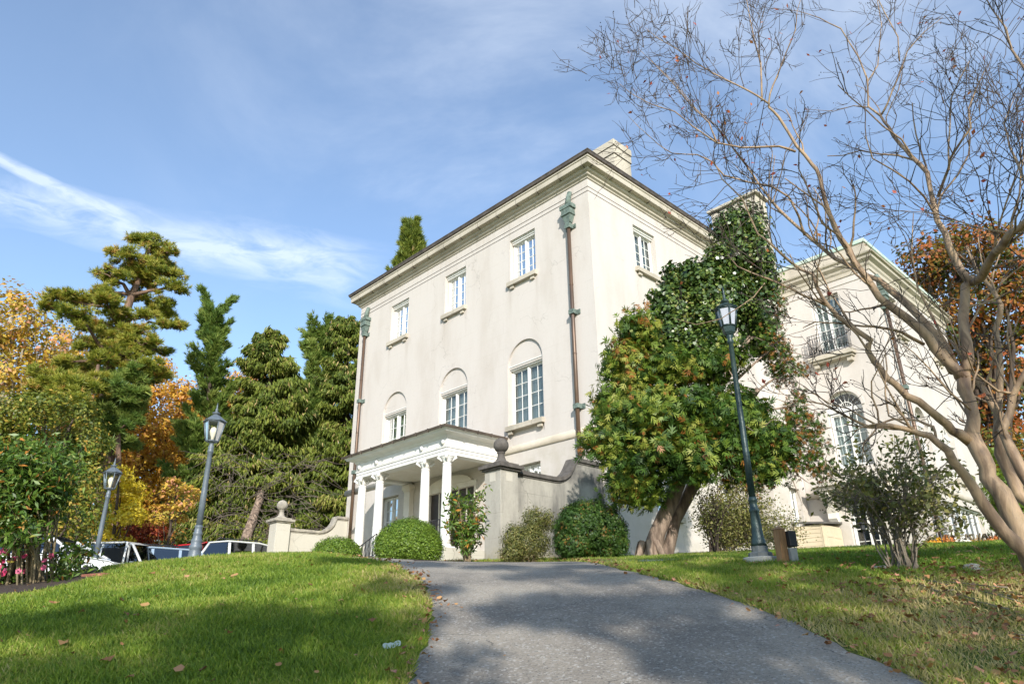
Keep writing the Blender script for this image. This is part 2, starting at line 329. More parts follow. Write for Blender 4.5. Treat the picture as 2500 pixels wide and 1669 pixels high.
def asphalt():
    Mm = bpy.data.materials.new('worn_asphalt'); Mm.use_nodes = True; t = NT(Mm.node_tree); p = t.n['Principled BSDF']; p.inputs['Roughness'].default_value = .85; p.inputs['Specular IOR Level'].default_value = .3
    co = t.node('ShaderNodeTexCoord').outputs['Object']; g = t.noise(co, 70, 6, .85); vo = t.node('ShaderNodeTexVoronoi'); vo.inputs['Scale'].default_value = 60; t.link(co, vo.inputs['Vector'])
    c = t.mix(t.ss(t.noise(co, .7, 6, .6), .35, .7), (.185, .163, .135), (.36, .315, .25))
    c = t.mix(t.ss(g, .45, .8), c, (.34, .32, .29)); c = t.mix(t.m('MULTIPLY', t.ss(vo.outputs['Color'], .62, .95), .75), c, (.46, .44, .40))
    c = t.mix(t.m('MULTIPLY', t.ss(t.noise(t.scale(co, (1, .35, 1)), 2.2, 6, .7), .52, .75), .45), c, (.06, .057, .055)); c = t.mix(t.ss(t.noise(co, 60, 3, .7), .55, .7), c, (.055, .053, .052))
    vc = t.node('ShaderNodeTexVoronoi', feature='DISTANCE_TO_EDGE'); vc.inputs['Scale'].default_value = .8; nn = t.node('ShaderNodeTexNoise', i_Scale=1.8, i_Detail=7.0); t.link(co, nn.inputs['Vector']); t.link(t.vm('ADD', co, nn.outputs[1]), vc.inputs['Vector'])
    ck = t.m('MULTIPLY', t.m('SUBTRACT', 1, t.ss(vc.outputs[0], 0, .010)), t.ss(t.noise(co, 1.3, 3), .5, .62)); c = t.mix(t.m('MULTIPLY', ck, .6), c, (.04, .04, .04))
    t.link(c, p.inputs['Base Color']); b = t.node('ShaderNodeBump'); b.inputs['Strength'].default_value = .8; b.inputs['Distance'].default_value = .012
    t.link(t.m('SUBTRACT', t.m('ADD', g, vo.outputs['Distance']), ck), b.inputs['Height']); t.link(b.outputs[0], p.inputs['Normal']); return Mm
M['asphalt'] = asphalt()
tag(gridmesh('driveway', DR[..., 0], DR[..., 1], DRZ, M['asphalt']), kind='structure')
def patch(name, poly, m, dz, kind='structure', n=24):
    """a thin sheet laid on the terrain between two polylines"""
    A, Bq = resamp(poly[0], n), resamp(poly[1], n); q = np.linspace(0, 1, 10)[None, :, None]; G = A[:, None]*(1-q)+Bq[:, None]*q
    return tag(gridmesh(name, G[..., 0], G[..., 1], Z(G[..., 0], G[..., 1])+dz, m), kind=kind)
M['concrete'] = mat('concrete', (.42, .41, .37), (.33, .32, .29), .9, 4, .3, 50)
M['mulch'] = mat('mulch', (.07, .045, .03), (.035, .024, .018), 1, 30, 1, 60)
pa = [onground(1470, 1377), onground(1560, 1377), onground(1660, 1372)]; pb = [q+np.array([.0, .75]) for q in pa]
patch('mulch_bed', ([onground(1010, 1371), onground(1290, 1371), onground(1530, 1369)], [onground(1010, 1371)*1.16, onground(1290, 1371)*1.13, onground(1530, 1369)*1.09]), M['mulch'], .02)
patch('path', (pa, pb), M['concrete'], .035)
patch('parking_lot', ([(-34, 21.5), (-14.2, 20.6), (-9, 20.9)], [(-34, 60), (-20, 60), (-10, 60)]), M['asphalt'], .012)
m0 = [onground(-60, 1462), onground(60, 1449), onground(160, 1432), onground(250, 1408)]; m1 = [q*1.35 for q in m0]
patch('mulch_bed', (m0, m1), M['mulch'], .022)
def inpoly(P, poly):
    x, y = P[:, 0], P[:, 1]; c = np.zeros(len(P), bool); n = len(poly)
    for i in range(n):
        (x1, y1), (x2, y2) = poly[i], poly[i-1]
        k = (y1 > y) != (y2 > y); xi = (x2-x1)*(y-y1)/(y2-y1+1e-12)+x1; c ^= k & (x < xi)
    return c
DPOLY = np.vstack([EA, EB[::-1]])[::3]; MPOLY = np.array(m0+m1[::-1])

# ------------------------------------------------------------ stamping foliage: many small faces in one mesh
def stamp(name, tv, tf, pos, nrm, size, tint, m, parent=None, roll=None, up=None):
    """copy a template (verts, faces) to each position, its z turned to nrm; tint is the leaf's own colour"""
    pos = np.asarray(pos, float); N = len(pos); nrm = nrm/(np.linalg.norm(nrm, axis=1, keepdims=True)+1e-9)
    if up is None:
        up = rng.normal(size=(N, 3))
    x = np.cross(up, nrm); x /= np.linalg.norm(x, axis=1, keepdims=True)+1e-9; y = np.cross(nrm, x)
    tv = np.asarray(tv, float); s = np.asarray(size).reshape(-1, 1, 1) if np.ndim(size) else size
    V = (tv[None, :, 0:1]*x[:, None]+tv[None, :, 1:2]*y[:, None]+tv[None, :, 2:3]*nrm[:, None])*s+pos[:, None]
    K = len(tv); tf = [tuple(f) for f in tf]; L = sum(len(f) for f in tf)
    base = np.array([i for f in tf for i in f]); idx = (base[None]+np.arange(N)[:, None]*K).ravel()
    cnt = np.tile(np.array([len(f) for f in tf]), N); st = np.r_[0, np.cumsum(cnt)[:-1]]
    me = bpy.data.meshes.new(name); me.vertices.add(N*K); me.vertices.foreach_set('co', V.ravel().astype(np.float32))
    me.loops.add(len(idx)); me.loops.foreach_set('vertex_index', idx.astype(np.int32)); me.polygons.add(len(cnt)); me.polygons.foreach_set('loop_start', st.astype(np.int32)); me.polygons.foreach_set('loop_total', cnt.astype(np.int32))
    at_ = me.attributes.new('tint', 'FLOAT', 'POINT'); at_.data.foreach_set('value', np.repeat(np.clip(tint, 0, 1), K).astype(np.float32))
    me.update(calc_edges=True); me.validate(); me.materials.append(m); o = bpy.data.objects.new(name, me); COL.objects.link(o)
    if parent is not None: o.parent = parent
    return o
LEAF = ([(0, 0, 0), (.28, .45, .06), (0, 1, -.04), (-.28, .45, .06)], [(0, 1, 2, 3)])
LONG = ([(0, 0, 0), (.16, .45, .05), (0, 1, -.12), (-.16, .45, .05)], [(0, 1, 2, 3)])
ROUND = ([(-.3, .1, 0), (.3, .1, 0), (.42, .6, .05), (0, 1, -.05), (-.42, .6, .05)], [(0, 1, 2, 3, 4)])
SPRAY = ([(0, 0, 0), (.09, .55, .04), (0, 1.05, -.05), (-.09, .55, .04), (0, .35, 0), (.16, .55, .02), (.34, .92, -.06), (.10, .72, 0), (-.16, .55, .02), (-.34, .92, -.06), (-.10, .72, 0), (0, .1, 0), (.2, .25, .02), (.46, .6, -.08), (.16, .42, 0), (-.2, .25, .02), (-.46, .6, -.08), (-.16, .42, 0)],
         [(0, 1, 2, 3), (4, 5, 6, 7), (4, 10, 9, 8), (11, 12, 13, 14), (11, 17, 16, 15)])
def needles(n, w=.035, spread=1.0, seed=0):
    r = np.random.default_rng(seed); v = []; f = []
    for i in range(n):
        a = r.uniform(0, 2*pi); e = r.uniform(.15, 1)*spread; d = np.array([cos(a)*sin(e*1.3), sin(a)*sin(e*1.3), cos(e*1.3)]); p = np.cross(d, r.normal(size=3)); p /= np.linalg.norm(p); L = r.uniform(.7, 1)
        v += [tuple(p*w), tuple(-p*w), tuple(d*L)]; f.append((3*i, 3*i+1, 3*i+2))
    return v, f
NEED = needles(12, .06); NEEDL = needles(9, .07, .55, 3)
def sphdir(n, r=None):
    v = (r or rng).normal(size=(n, 3)); return v/np.linalg.norm(v, axis=1, keepdims=True)
def clumpy(lobes, nclump, nleaf, crad, shell=.82, low=-1.0, seed=None, flat=1.0):
    """leaf positions in clumps spread over the outside of ellipsoids; returns pos, outward normal, clump id, lobe id"""
    P, Nn, C, Lb = [], [], [], []; cid = 0
    for li, (c, r) in enumerate(lobes):
        c = np.array(c, float); r = np.array(r, float) if np.ndim(r) else np.array([r]*3, float)
        k = max(3, int(nclump*(r[0]*r[1]*r[2])**(2/3))); d = sphdir(k*2); d = d[d[:, 2] > low][:k]; k = len(d)
        q = rng.uniform(shell, 1.06, (k, 1)); cc = c+d*r*q
        n = nleaf; dd = sphdir(k*n).reshape(k, n, 3)*rng.uniform(.25, 1, (k, n, 1))**.5*crad*rng.uniform(.6, 1.3, (k, 1, 1)); dd[..., 2] *= flat
        P.append((cc[:, None]+dd).reshape(-1, 3)); dn = (d/r)[:, None]*min(r)*1.1+dd/crad*.9; Nn.append(dn.reshape(-1, 3)); C.append(np.repeat(np.arange(cid, cid+k), n)); Lb.append(np.full(k*n, li)); cid += k
    return np.vstack(P), np.vstack(Nn), np.concatenate(C), np.concatenate(Lb)
def cov(n, tpl, size, c):
    """clumps per square metre of lobe radius so that the leaves cover the shell c times"""
    v = np.array(tpl[0], float); A = sum(.5*np.linalg.norm(np.cross(v[f[i]]-v[f[0]], v[f[i+1]]-v[f[0]])) for f in tpl[1] for i in range(1, len(f)-1))
    return c*12.57/(n*A*size*size)
def tint_of(C, spread=.25, clump=.5, base=.5):
    cv = rng.normal(0, 1, C.max()+1); return np.clip(base+cv[C]*clump*.35+rng.normal(0, spread*.5, len(C)), 0, 1)
# ------------------------------------------------------------ the mansion: local x runs along the sunlit side, y along the entrance front
AZB = radians(43.75)
CN = (2.4996, 19.0366)
UA = np.array([-.691478, .722398, 0]); UB = np.array([.722398, .691478, 0])
BZ = 1.5
def wld(a, b, z): return np.array([CN[0], CN[1], 0])+UA*a+UB*b+np.array([0, 0, z])
mansion = empty('mansion', (CN[0], CN[1], BZ), AZB, 'cream stucco mansion with arched windows, deep cornice and white columned portico', 'mansion')
def FA(x0=0., y0=0.): return lambda u, v, d: (x0+d, y0+u, v-BZ)      # faces the front (normal -x)
def FB(y0=0., x0=0.): return lambda u, v, d: (x0+u, y0+d, v-BZ)      # faces the side (normal -y)
def fbox(mb, F, u0, u1, v0, v1, d0, d1): return mb.box(u0, u1, v0, v1, d0, d1, lambda x, y, z: F(x, y, z))
def wallface(mb, F, U, z0, z1, holes):
    """a wall with openings: holes are (u0,u1,v0,v1,depth[,arch]) ; arch: half round top above v1"""
    us = sorted({0, U, *[h[0] for h in holes], *[h[1] for h in holes]}); top = lambda h: h[3]+((h[1]-h[0])/2 if len(h) > 5 and h[5] else 0)
    vs = sorted({z0, z1, *[h[2] for h in holes], *[top(h) for h in holes]})
    for i in range(len(us)-1):
        for j in range(len(vs)-1):
            um, vm = (us[i]+us[i+1])/2, (vs[j]+vs[j+1])/2
            if any(h[0] < um < h[1] and h[2] < vm < top(h) for h in holes): continue
            mb.add([F(us[i], vs[j], 0), F(us[i+1], vs[j], 0), F(us[i+1], vs[j+1], 0), F(us[i], vs[j+1], 0)], [(0, 1, 2, 3)])
    for h in holes:
        u0, u1, v0, v1, dp = h[:5]; arch = len(h) > 5 and h[5]; out = [(u0, v0), (u1, v0), (u1, v1)]
        if arch:
            r = (u1-u0)/2; uc = (u0+u1)/2; N = 20; arc = [(uc+r*cos(pi*k/N), v1+r*sin(pi*k/N)) for k in range(N+1)]
            for k in range(N):
                a, b = arc[k], arc[k+1]; mb.add([F(a[0], a[1], 0), F(a[0], v1+r, 0), F(b[0], v1+r, 0), F(b[0], b[1], 0)], [(0, 1, 2, 3)])
            out = [(u0, v0), (u1, v0)]+arc
        else: out.append((u0, v1))
        n = len(out)
        for k in range(n):
            a, b = out[k], out[(k+1) % n]; mb.add([F(*a, 0), F(*b, 0), F(*b, dp), F(*a, dp)], [(0, 1, 2, 3)])
def window(F, u0, u1, v0, v1, d, rows, cols=2, sash=2, head=True, sill=True, curtain=True, shut=True, name='window', parent=None, sw=.1, brackets=True):
    """a white framed casement set at depth d in an opening; glass, curtain and sill are its own parts"""
    parent = parent or mansion
    f = MB(); fw = .04
    for a, b, c, e in ((u0, u0+fw, v0, v1), (u1-fw, u1, v0, v1), (u0+fw, u1-fw, v0, v0+.09), (u0+fw, u1-fw, v1-fw, v1)): fbox(f, F, a, b, c, e, d-.02, d+.08)
    iw = (u1-u0-2*fw); sw_ = iw/sash
    for k in range(sash):
        a = u0+fw+k*sw_; b = a+sw_; st = .034
        if k: fbox(f, F, a-.034, a+.034, v0+.09, v1-fw, d-.035, d+.06)
        a += .012; b -= .012
        for q in ((a, a+st, v0+.1, v1-fw-.005), (b-st, b, v0+.1, v1-fw-.005), (a+st, b-st, v0+.1, v0+.1+st), (a+st, b-st, v1-fw-.005-st, v1-fw-.005)): fbox(f, F, *q, d+.012, d+.055)
        for c in range(1, cols): x = a+st+(b-a-2*st)*c/cols; fbox(f, F, x-.011, x+.011, v0+.1+st, v1-fw-st, d+.02, d+.05)
        for r in range(1, rows):
            z = v0+.1+st+(v1-fw-v0-.1-2*st)*r/rows; fbox(f, F, a+st, b-st, z-.011, z+.011, d+.021, d+.049)
    if head:
        fbox(f, F, u0-.012, u1+.012, v1-.01, v1+.05, d-.09, d+.05); fbox(f, F, u0-.01, u1+.01, v1+.05, v1+.10, d-.125, d+.05); fbox(f, F, u0-.01, u1+.01, v1+.10, v1+.13, d-.15, d+.05)
    o = f.build(name, M['white'], parent)
    g = MB(); g.add([F(u0+fw, v0+.08, d+.035), F(u1-fw, v0+.08, d+.035), F(u1-fw, v1-fw, d+.035), F(u0+fw, v1-fw, d+.035)], [(0, 1, 2, 3)]); g.build('pane', M['glass'], o)
    bk = MB(); fbox(bk, F, u0+.01, u1-.01, v0+.03, v1-.01, d+.5, d+.52)
    for q in ((u0+.003, u0+.01), (u1-.01, u1-.003)): fbox(bk, F, *q, v0, v1, d+.08, d+.5)
    bk.build('room_lining', M['dark'], o)
    if curtain:
        c = MB(); n = 44
        for lo, hi in curtain if isinstance(curtain, list) else [(u0+fw, u1-fw)]:
            P = [(lo+(hi-lo)*k/n, d+.13+.018*sin(k*1.7)+.010*sin(k*.9)) for k in range(n+1)]
            c.add([F(x, v0+.05, y) for x, y in P]+[F(x, v1-.05, y) for x, y in P], [(k, k+1, n+2+k, n+1+k) for k in range(n)], True)
        c.build('curtain', M['curtain'], o, recalc=False)
    if sill:
        s = MB(); fbox(s, F, u0-sw, u1+sw, v0-.16, v0-.0, -.13, d+.02)
        if brackets:
            for x in (u0+.02, u1-.20): fbox(s, F, x, x+.18, v0-.27, v0-.161, -.075, .01)
        s.build('sill', M['stone'], o, bevel=.006)
    return o
Fa, Fb = FA(), FB()
LA, LB = 13.42, 9.97; ZT = 13.58; Z0 = .9
up = [(3.04, .62), (6.70, .62), (10.34, .62)]                 # centres, half widths
holesA = []; W_UP = (11.12, 12.66); W_MID = (6.30, 7.86)
for c, h in up:
    holesA.append((c-h, c+h, W_UP[0]-.02, W_UP[1]+.13, .26))
    holesA.append((c-.80, c+.80, 5.62, 8.03, .07, True))
holesA += [(2.45, 3.63, 2.9, 4.72, .22), (9.78, 10.96, 2.9, 4.72, .22), (5.35, 8.05, 2.26, 4.55, .16)]
wl = MB(); wallface(wl, Fa, LA, Z0, ZT, holesA)
# inner faces of the blind arches, with their own window openings
for c, h in up:
    F2 = FA(.07, c-.80); r = .80
    wallface(wl, F2, 1.6, 5.62, 8.03+.82, [(.03, 1.57, 5.99, 7.98, .2)])
fb_c = [(2.92, .62), (7.0, .62)]
holesB = [(c-h, c+h, W_UP[0]-.02, W_UP[1]+.13, .26) for c, h in fb_c]+[(2.3, 3.5, 3.05, 4.6, .22), (5.9, 6.9, 3.1, 4.6, .2)]
holesB += [(c-.8, c+.8, 5.62, 8.03, .07, True) for c, h in fb_c]
wallface(wl, Fb, LB, Z0, ZT, holesB)
for c, h in fb_c:
    F2 = FB(.07, c-.80); wallface(wl, F2, 1.6, 5.62, 8.85, [(.03, 1.57, 5.99, 7.98, .2)])
wl.add([Fa(LA, Z0, 0), Fa(LA, Z0, 11), Fa(LA, ZT, 11), Fa(LA, ZT, 0)], [(0, 1, 2, 3)]); wl.add([Fa(0, Z0, 11), Fa(LA, Z0, 11), Fa(LA, ZT, 11), Fa(0, ZT, 11)], [(0, 1, 2, 3)])
wl.build('wall', M['wall'], mansion, recalc=False)
for c, h in up:
    window(Fa, c-h+.02, c+h-.02, W_UP[0], W_UP[1], .20, 4)
    window(Fa, c-.765, c+.765, 6.02, 7.95, .20, 4, sw=.06)
for c, h in fb_c:
    window(Fb, c-h+.02, c+h-.02, W_UP[0], W_UP[1], .20, 4); window(Fb, c-.765, c+.765, 6.02, 7.95, .20, 4, sw=.06)
for F, u0, u1, v0, v1 in ((Fa, 2.47, 3.61, 2.92, 4.7), (Fa, 9.8, 10.94, 2.92, 4.7), (Fb, 2.32, 3.48, 3.07, 4.58), (Fb, 5.92, 6.88, 3.12, 4.58)): window(F, u0, u1, v0, v1, .2, 4, head=False, sw=.02, brackets=False)
# cornice, grooves and string course swept round the block
def sweep(mb, prof, x0, x1, y0, y1, close=True):
    n = len(prof); vs = []
    for k, (sx, sy, cx, cy) in enumerate(((-1, -1, x0, y0), (1, -1, x1, y0), (1, 1, x1, y1), (-1, 1, x0, y1))):
        vs += [(cx+sx*o, cy+sy*o, z-BZ) for o, z in prof]
    fs = [(k*n+i, ((k+1) % 4)*n+i, ((k+1) % 4)*n+i+1, k*n+i+1) for k in range(4) for i in range(n-1)]
    mb.add(vs, fs); return mb
cor = sweep(MB(), [(-.02, 13.54), (.035, 13.555), (.05, 13.60), (.11, 13.64), (.12, 13.70), (.19, 13.74), (.21, 13.82), (.355, 13.845), (.36, 13.86), (.36, 14.03), (.39, 14.05), (.39, 14.10), (-.2, 14.10)], 0, LB, 0, LA)
cornice = cor.build('cornice', M['stone'], mansion, recalc=False)
for a in np.arange(-.1, LA+.2, 1.02):
    jt = MB(); jt.box(-.3625, -.3, a, a+.012, 13.843-BZ, 14.04-BZ); jt.box(-.36, -.20, a+.001, a+.011, 13.80-BZ, 13.852-BZ); jt.build('cornice_joint', M['groove'], cornice)
for b in np.arange(-.1, LB, 1.02):
    jt = MB(); jt.box(b, b+.012, -.3625, -.3, 13.843-BZ, 14.04-BZ); jt.box(b+.001, b+.011, -.36, -.2, 13.80-BZ, 13.852-BZ); jt.build('cornice_joint', M['groove'], cornice)
gv = MB()
for z in (13.24, 13.08): sweep(gv, [(.003, z-.014), (.004, z), (.003, z+.014)], 0, LB, 0, LA)
gv.build('frieze_groove', M['groove'], mansion, recalc=False)
gt = sweep(MB(), [(.37, 14.105), (.44, 14.13), (.455, 14.20), (.47, 14.215), (.47, 14.245), (.43, 14.255), (.40, 14.15)], 0, LB, 0, LA)
gt.build('gutter', M['gutter'], mansion, recalc=False)
rf = MB(); e = .41; ax0, ax1, ay0, ay1 = -e, LB+e, -e, LA+e; hr = 15.3-BZ
rf.add([(ax0, ay0, 14.16-BZ), (ax1, ay0, 14.16-BZ), (ax1, ay1, 14.16-BZ), (ax0, ay1, 14.16-BZ), ((ax0+ax1)/2, ay0+5.4, hr), ((ax0+ax1)/2, ay1-5.4, hr)], [(0, 1, 4), (1, 2, 5, 4), (2, 3, 5), (3, 0, 4, 5)])
rf.build('roof', M['asphalt_roof'], mansion, recalc=False)
bc = MB()
def roundbar(mb, F, u0, u1, z, r, d=0): 
    n = 14; vs = []
    for u in (u0, u1): vs += [F(u, z+r*cos(2*pi*k/n), d-r*sin(2*pi*k/n)*.8) for k in range(n)]
    mb.add(vs, [(k, (k+1) % n, n+(k+1) % n, n+k) for k in range(n)]+[tuple(range(n)), tuple(range(n, 2*n))], True)
roundbar(bc, Fa, -.08, LA+.1, 5.26, .12); roundbar(bc, Fb, -.08, 8.0, 5.26, .12)
bc.build('string_course', M['stone'], mansion)
# battered plinth below the string course
pl = MB()
pf = [(5.2, -.0), (3.4, -.05), (1.2, -.16)]
# main chimney
def chimney(x0, x1, y0, y1, z0, z1, name='chimney', capstyle=0):
    c = MB(); c.box(x0, x1, y0, y1, z0-BZ, z1-BZ)
    if capstyle == 0:
        c.box(x0-.03, x1+.03, y0-.03, y1+.03, z1-.60-BZ, z1-.27-BZ); c.box(x0-.05, x1+.05, y0-.05, y1+.05, z1-.25-BZ, z1+.02-BZ)
    else:
        c.box(x0-.13, x1+.13, y0-.13, y1+.13, z1-.12-BZ, z1-BZ)
    o = c.build(name, M['stone'], mansion, bevel=.01)
    g = MB(); g.box(x0-.033, x1+.033, y0-.033, y1+.033, z1-.605-BZ, z1-.585-BZ); g.box(x0-.034, x1+.034, y0-.034, y1+.034, z1-.29-BZ, z1-.268-BZ)
    if capstyle == 0: g.build('chimney_groove', M['groove'], o)
    return o
chimney(2.75, 3.75, .85, 2.6, 13.9, 17.05)
# downpipes with cast leader heads
def downpipe(F, u, zt, zb, hd=.17):
    p = MB(); p.tube([F(u, z, -.13) for z in (zt, (zt+zb)/2, zb)], .062, 10)
    for z in (zt-2.1, zt-4.4, zt-6.8): p.tube([F(u, z, -.13), F(u, z-.03, -.13)], .069, 10)
    o = p.build('downpipe', M['copper_pipe'], mansion)
    h = MB()
    for z0, z1, a0, a1 in ((zt+.62, zt+.76, .22, .24), (zt+.44, zt+.61, .19, .19), (zt+.38, zt+.435, .205, .205)): 
        fbox(h, F, u-a1, u+a1, z0, z1, -.27 if a1 > .2 else -.25, -.003)
    n = 10; P0 = [(-.175, -.235), (.175, -.235), (.175, -.01), (-.175, -.01)]; P1 = [(-.1, -.19), (.1, -.19), (.1, -.05), (-.1, -.05)]
    h.add([F(u+x, zt+.378, y) for x, y in P0]+[F(u+x, zt+.12, y) for x, y in P1], [(0, 1, 5, 4), (1, 2, 6, 5), (2, 3, 7, 6), (3, 0, 4, 7), (4, 5, 6, 7), (0, 1, 2, 3)])
    fbox(h, F, u-.075, u+.075, zt+.0, zt+.117, -.20, -.05)
    h.tube([F(u-.02, zt+.80, -.13), F(u-.03, zt+1.05, -.11), F(u-.05, zt+1.28, -.05)], [.11, .085, .08], 10)
    h.build('leader_head', M['verdigris'], o)
    for z in (zt-.02, zt-3.05, zt-6.05):
        b = MB(); fbox(b, F, u-.21, u+.21, z-.075, z+.075, -.03, -.004); fbox(b, F, u-.1, u+.1, z-.07, z+.07, -.215, -.031)
        for s in (-.16, .16): fbox(b, F, u+s-.03, u+s+.03, z-.03, z+.03, -.045, -.031)
        b.build('pipe_bracket', M['verdigris'], o)
downpipe(Fa, .78, 12.05, 3.4); downpipe(Fa, 12.78, 12.05, 2.2)

# ------------------------------------------------------------ portico
PO = 2.15; PA0, PA1 = 4.26, 9.26
fl = MB(); fl.box(-PO-.12, .0, PA0-.15, PA1+.15, .9-BZ, 2.22-BZ)
for k in range(4): fl.box(-PO-.12-.3*(k+1), -PO-.12-.3*k, 5.9, 7.6, .9-BZ, 2.22-.17*(k+1)-BZ)
fl.build('porch_floor', M['pale_stone'], mansion, bevel=.01)
en = MB()
en.box(-PO, -PO+.34, PA0, PA1, 4.93-BZ, 5.13-BZ); en.box(-PO-.025, -PO+.34, PA0-.025, PA1+.025, 5.132-BZ, 5.17-BZ); en.box(-PO, -PO+.34, PA0, PA1, 5.172-BZ, 5.42-BZ)
for y0, y1 in ((PA0, PA0+.34), (PA1-.34, PA1)):
    en.box(-PO+.342, -.002, y0, y1, 4.93-BZ, 5.13-BZ); en.box(-PO+.342, -.002, y0-(.025 if y0 == PA0 else 0), y1+(.025 if y0 != PA0 else 0), 5.132-BZ, 5.17-BZ); en.box(-PO+.342, -.002, y0, y1, 5.172-BZ, 5.42-BZ)
entab = en.build('entablature', M['white'], mansion)
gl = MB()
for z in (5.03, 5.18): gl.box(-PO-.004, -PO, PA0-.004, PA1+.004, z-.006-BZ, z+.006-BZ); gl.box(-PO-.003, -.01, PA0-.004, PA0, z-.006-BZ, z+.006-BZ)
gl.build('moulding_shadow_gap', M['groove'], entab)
for a in (PA0+.17, PA0+1.24, PA1-1.24, PA1-.17): MB().tube([(-PO-.05, a, 5.305-BZ), (-PO, a, 5.305-BZ)], .085, 16).build('roundel', M['white'], entab)
cp = MB()
prof = [(0, 5.42), (.04, 5.44), (.07, 5.50), (.17, 5.53), (.27, 5.55), (.30, 5.60), (.34, 5.63)]
def sweep3(mb, prof, xf, y0, y1, xb):
    n = len(prof); vs = []
    for (cx, cy, sx, sy) in ((xb, y0, 0, -1), (xf, y0, -1, -1), (xf, y1, -1, 1), (xb, y1, 0, 1)): vs += [(cx+sx*o, cy+sy*o, z-BZ) for o, z in prof]
    mb.add(vs, [(k*n+i, (k+1)*n+i, (k+1)*n+i+1, k*n+i+1) for k in range(3) for i in range(n-1)]); return mb
sweep3(cp, prof, -PO, PA0, PA1, -.002).build('portico_cornice', M['white'], entab, recalc=False)
sweep3(MB(), [(.34, 5.63), (.40, 5.635), (.42, 5.69), (.40, 5.70), (.0, 5.76), (-.6, 5.83)], -PO, PA0, PA1, -.002).build('portico_gutter', M['gutter'], entab, recalc=False)
for a in np.arange(PA0-.2, PA1+.3, .62): MB().box(-PO-.43, -PO-.36, a, a+.02, 5.60-BZ, 5.71-BZ).build('gutter_hook', M['gutter'], entab)
for b in np.arange(.15, PO+.2, .55): MB().box(-b, -b+.02, PA0-.43, PA0-.36, 5.60-BZ, 5.71-BZ).build('gutter_hook', M['gutter'], entab)
rt = MB(); rt.add([(-PO-.40, PA0-.40, 5.70-BZ), (-PO-.40, PA1+.40, 5.70-BZ), (-.002, PA1+.40, 5.70-BZ), (-.002, PA0-.40, 5.70-BZ), (-.002, PA0+.8, 5.95-BZ), (-.002, PA1-.8, 5.95-BZ)], [(0, 1, 5, 4), (0, 4, 3), (1, 2, 5)]); rt.build('portico_roof', M['gutter'], mansion, recalc=False)
ce = MB(); ce.box(-PO+.342, -.003, PA0+.342, PA1-.342, 5.02-BZ, 5.06-BZ); ce.build('porch_ceiling', M['trim'], mansion)
def column(y):
    c = MB(); x = -PO+.17; cc = (x, y, 0)
    c.lathe([(.155, 2.34-BZ), (.153, 2.5-BZ), (.152, 3.2-BZ), (.14, 4.1-BZ), (.125, 4.69-BZ)], 28, cc)
    c.lathe([(.13, 4.62-BZ), (.145, 4.635-BZ), (.13, 4.655-BZ)], 28, cc)
    o = c.build('column', M['white'], mansion)
    b = MB(); b.lathe([(.155, 2.338-BZ), (.18, 2.31-BZ), (.19, 2.28-BZ), (.18, 2.265-BZ)], 28, cc); b.box(x-.2, x+.2, y-.2, y+.2, 2.222-BZ, 2.265-BZ); b.build('column_base', M['white'], o)
    k = MB(); k.lathe([(.125, 4.69-BZ), (.13, 4.76-BZ), (.17, 4.84-BZ), (.19, 4.86-BZ)], 24, cc); k.box(x-.20, x+.20, y-.20, y+.20, 4.885-BZ, 4.928-BZ); k.box(x-.17, x+.17, y-.17, y+.17, 4.86-BZ, 4.884-BZ)
    for sx in (-1, 1):
        for sy in (-1, 1):
            k.tube([(x+sx*.11, y+sy*.11, 4.74-BZ), (x+sx*.15, y+sy*.15, 4.81-BZ), (x+sx*.205, y+sy*.205, 4.865-BZ)], [.02, .035, .045], 8)
    k.build('capital', M['white'], o)
for a in (PA0+.17, PA0+1.24, PA1-1.24, PA1-.17): column(a)
for a in (4.42, 8.98):
    p = MB(); p.box(-.20, -.002, a-.17, a+.17, 2.222-BZ, 4.7-BZ); p.box(-.235, -.002, a-.2, a+.2, 4.7-BZ, 4.76-BZ); p.box(-.26, -.002, a-.24, a+.24, 4.76-BZ, 4.92-BZ); p.build('pilaster', M['trim'], mansion, bevel=.008)
dr = MB()
for a, b in ((5.35, 5.47), (7.93, 8.05)): fbox(dr, Fa, a, b, 2.222, 4.43, -.03, .16)
fbox(dr, Fa, 5.35, 8.05, 4.432, 4.6, -.04, .16)
N = 18; arcp = [(6.7+1.15*cos(pi*k/N), 4.6+.30*sin(pi*k/N)) for k in range(N+1)]; dr.prism(arcp, -.09, -.005, lambda x, y, h: Fa(x, y, h))
dsur = dr.build('door_surround', M['trim'], mansion)
dd = MB(); fbox(dd, Fa, 5.47, 7.93, 2.222, 4.43, .12, .15)
door = dd.build('door', M['dark_wood'], mansion)
ds = MB()
for a in (5.95, 6.38, 6.98, 7.42): fbox(ds, Fa, a, a+.055, 2.222, 4.43, .09, .119)
fbox(ds, Fa, 5.47, 5.94, 3.0, 3.05, .09, .119); ds.build('door_mullion', M['trim'], door)
hd = MB(); hd.sphere(Fa(6.95, 3.2, .06), .035, 10, 8); hd.build('handle', mat('brass', (.5, .35, .12), None, .3, metal=1), door)

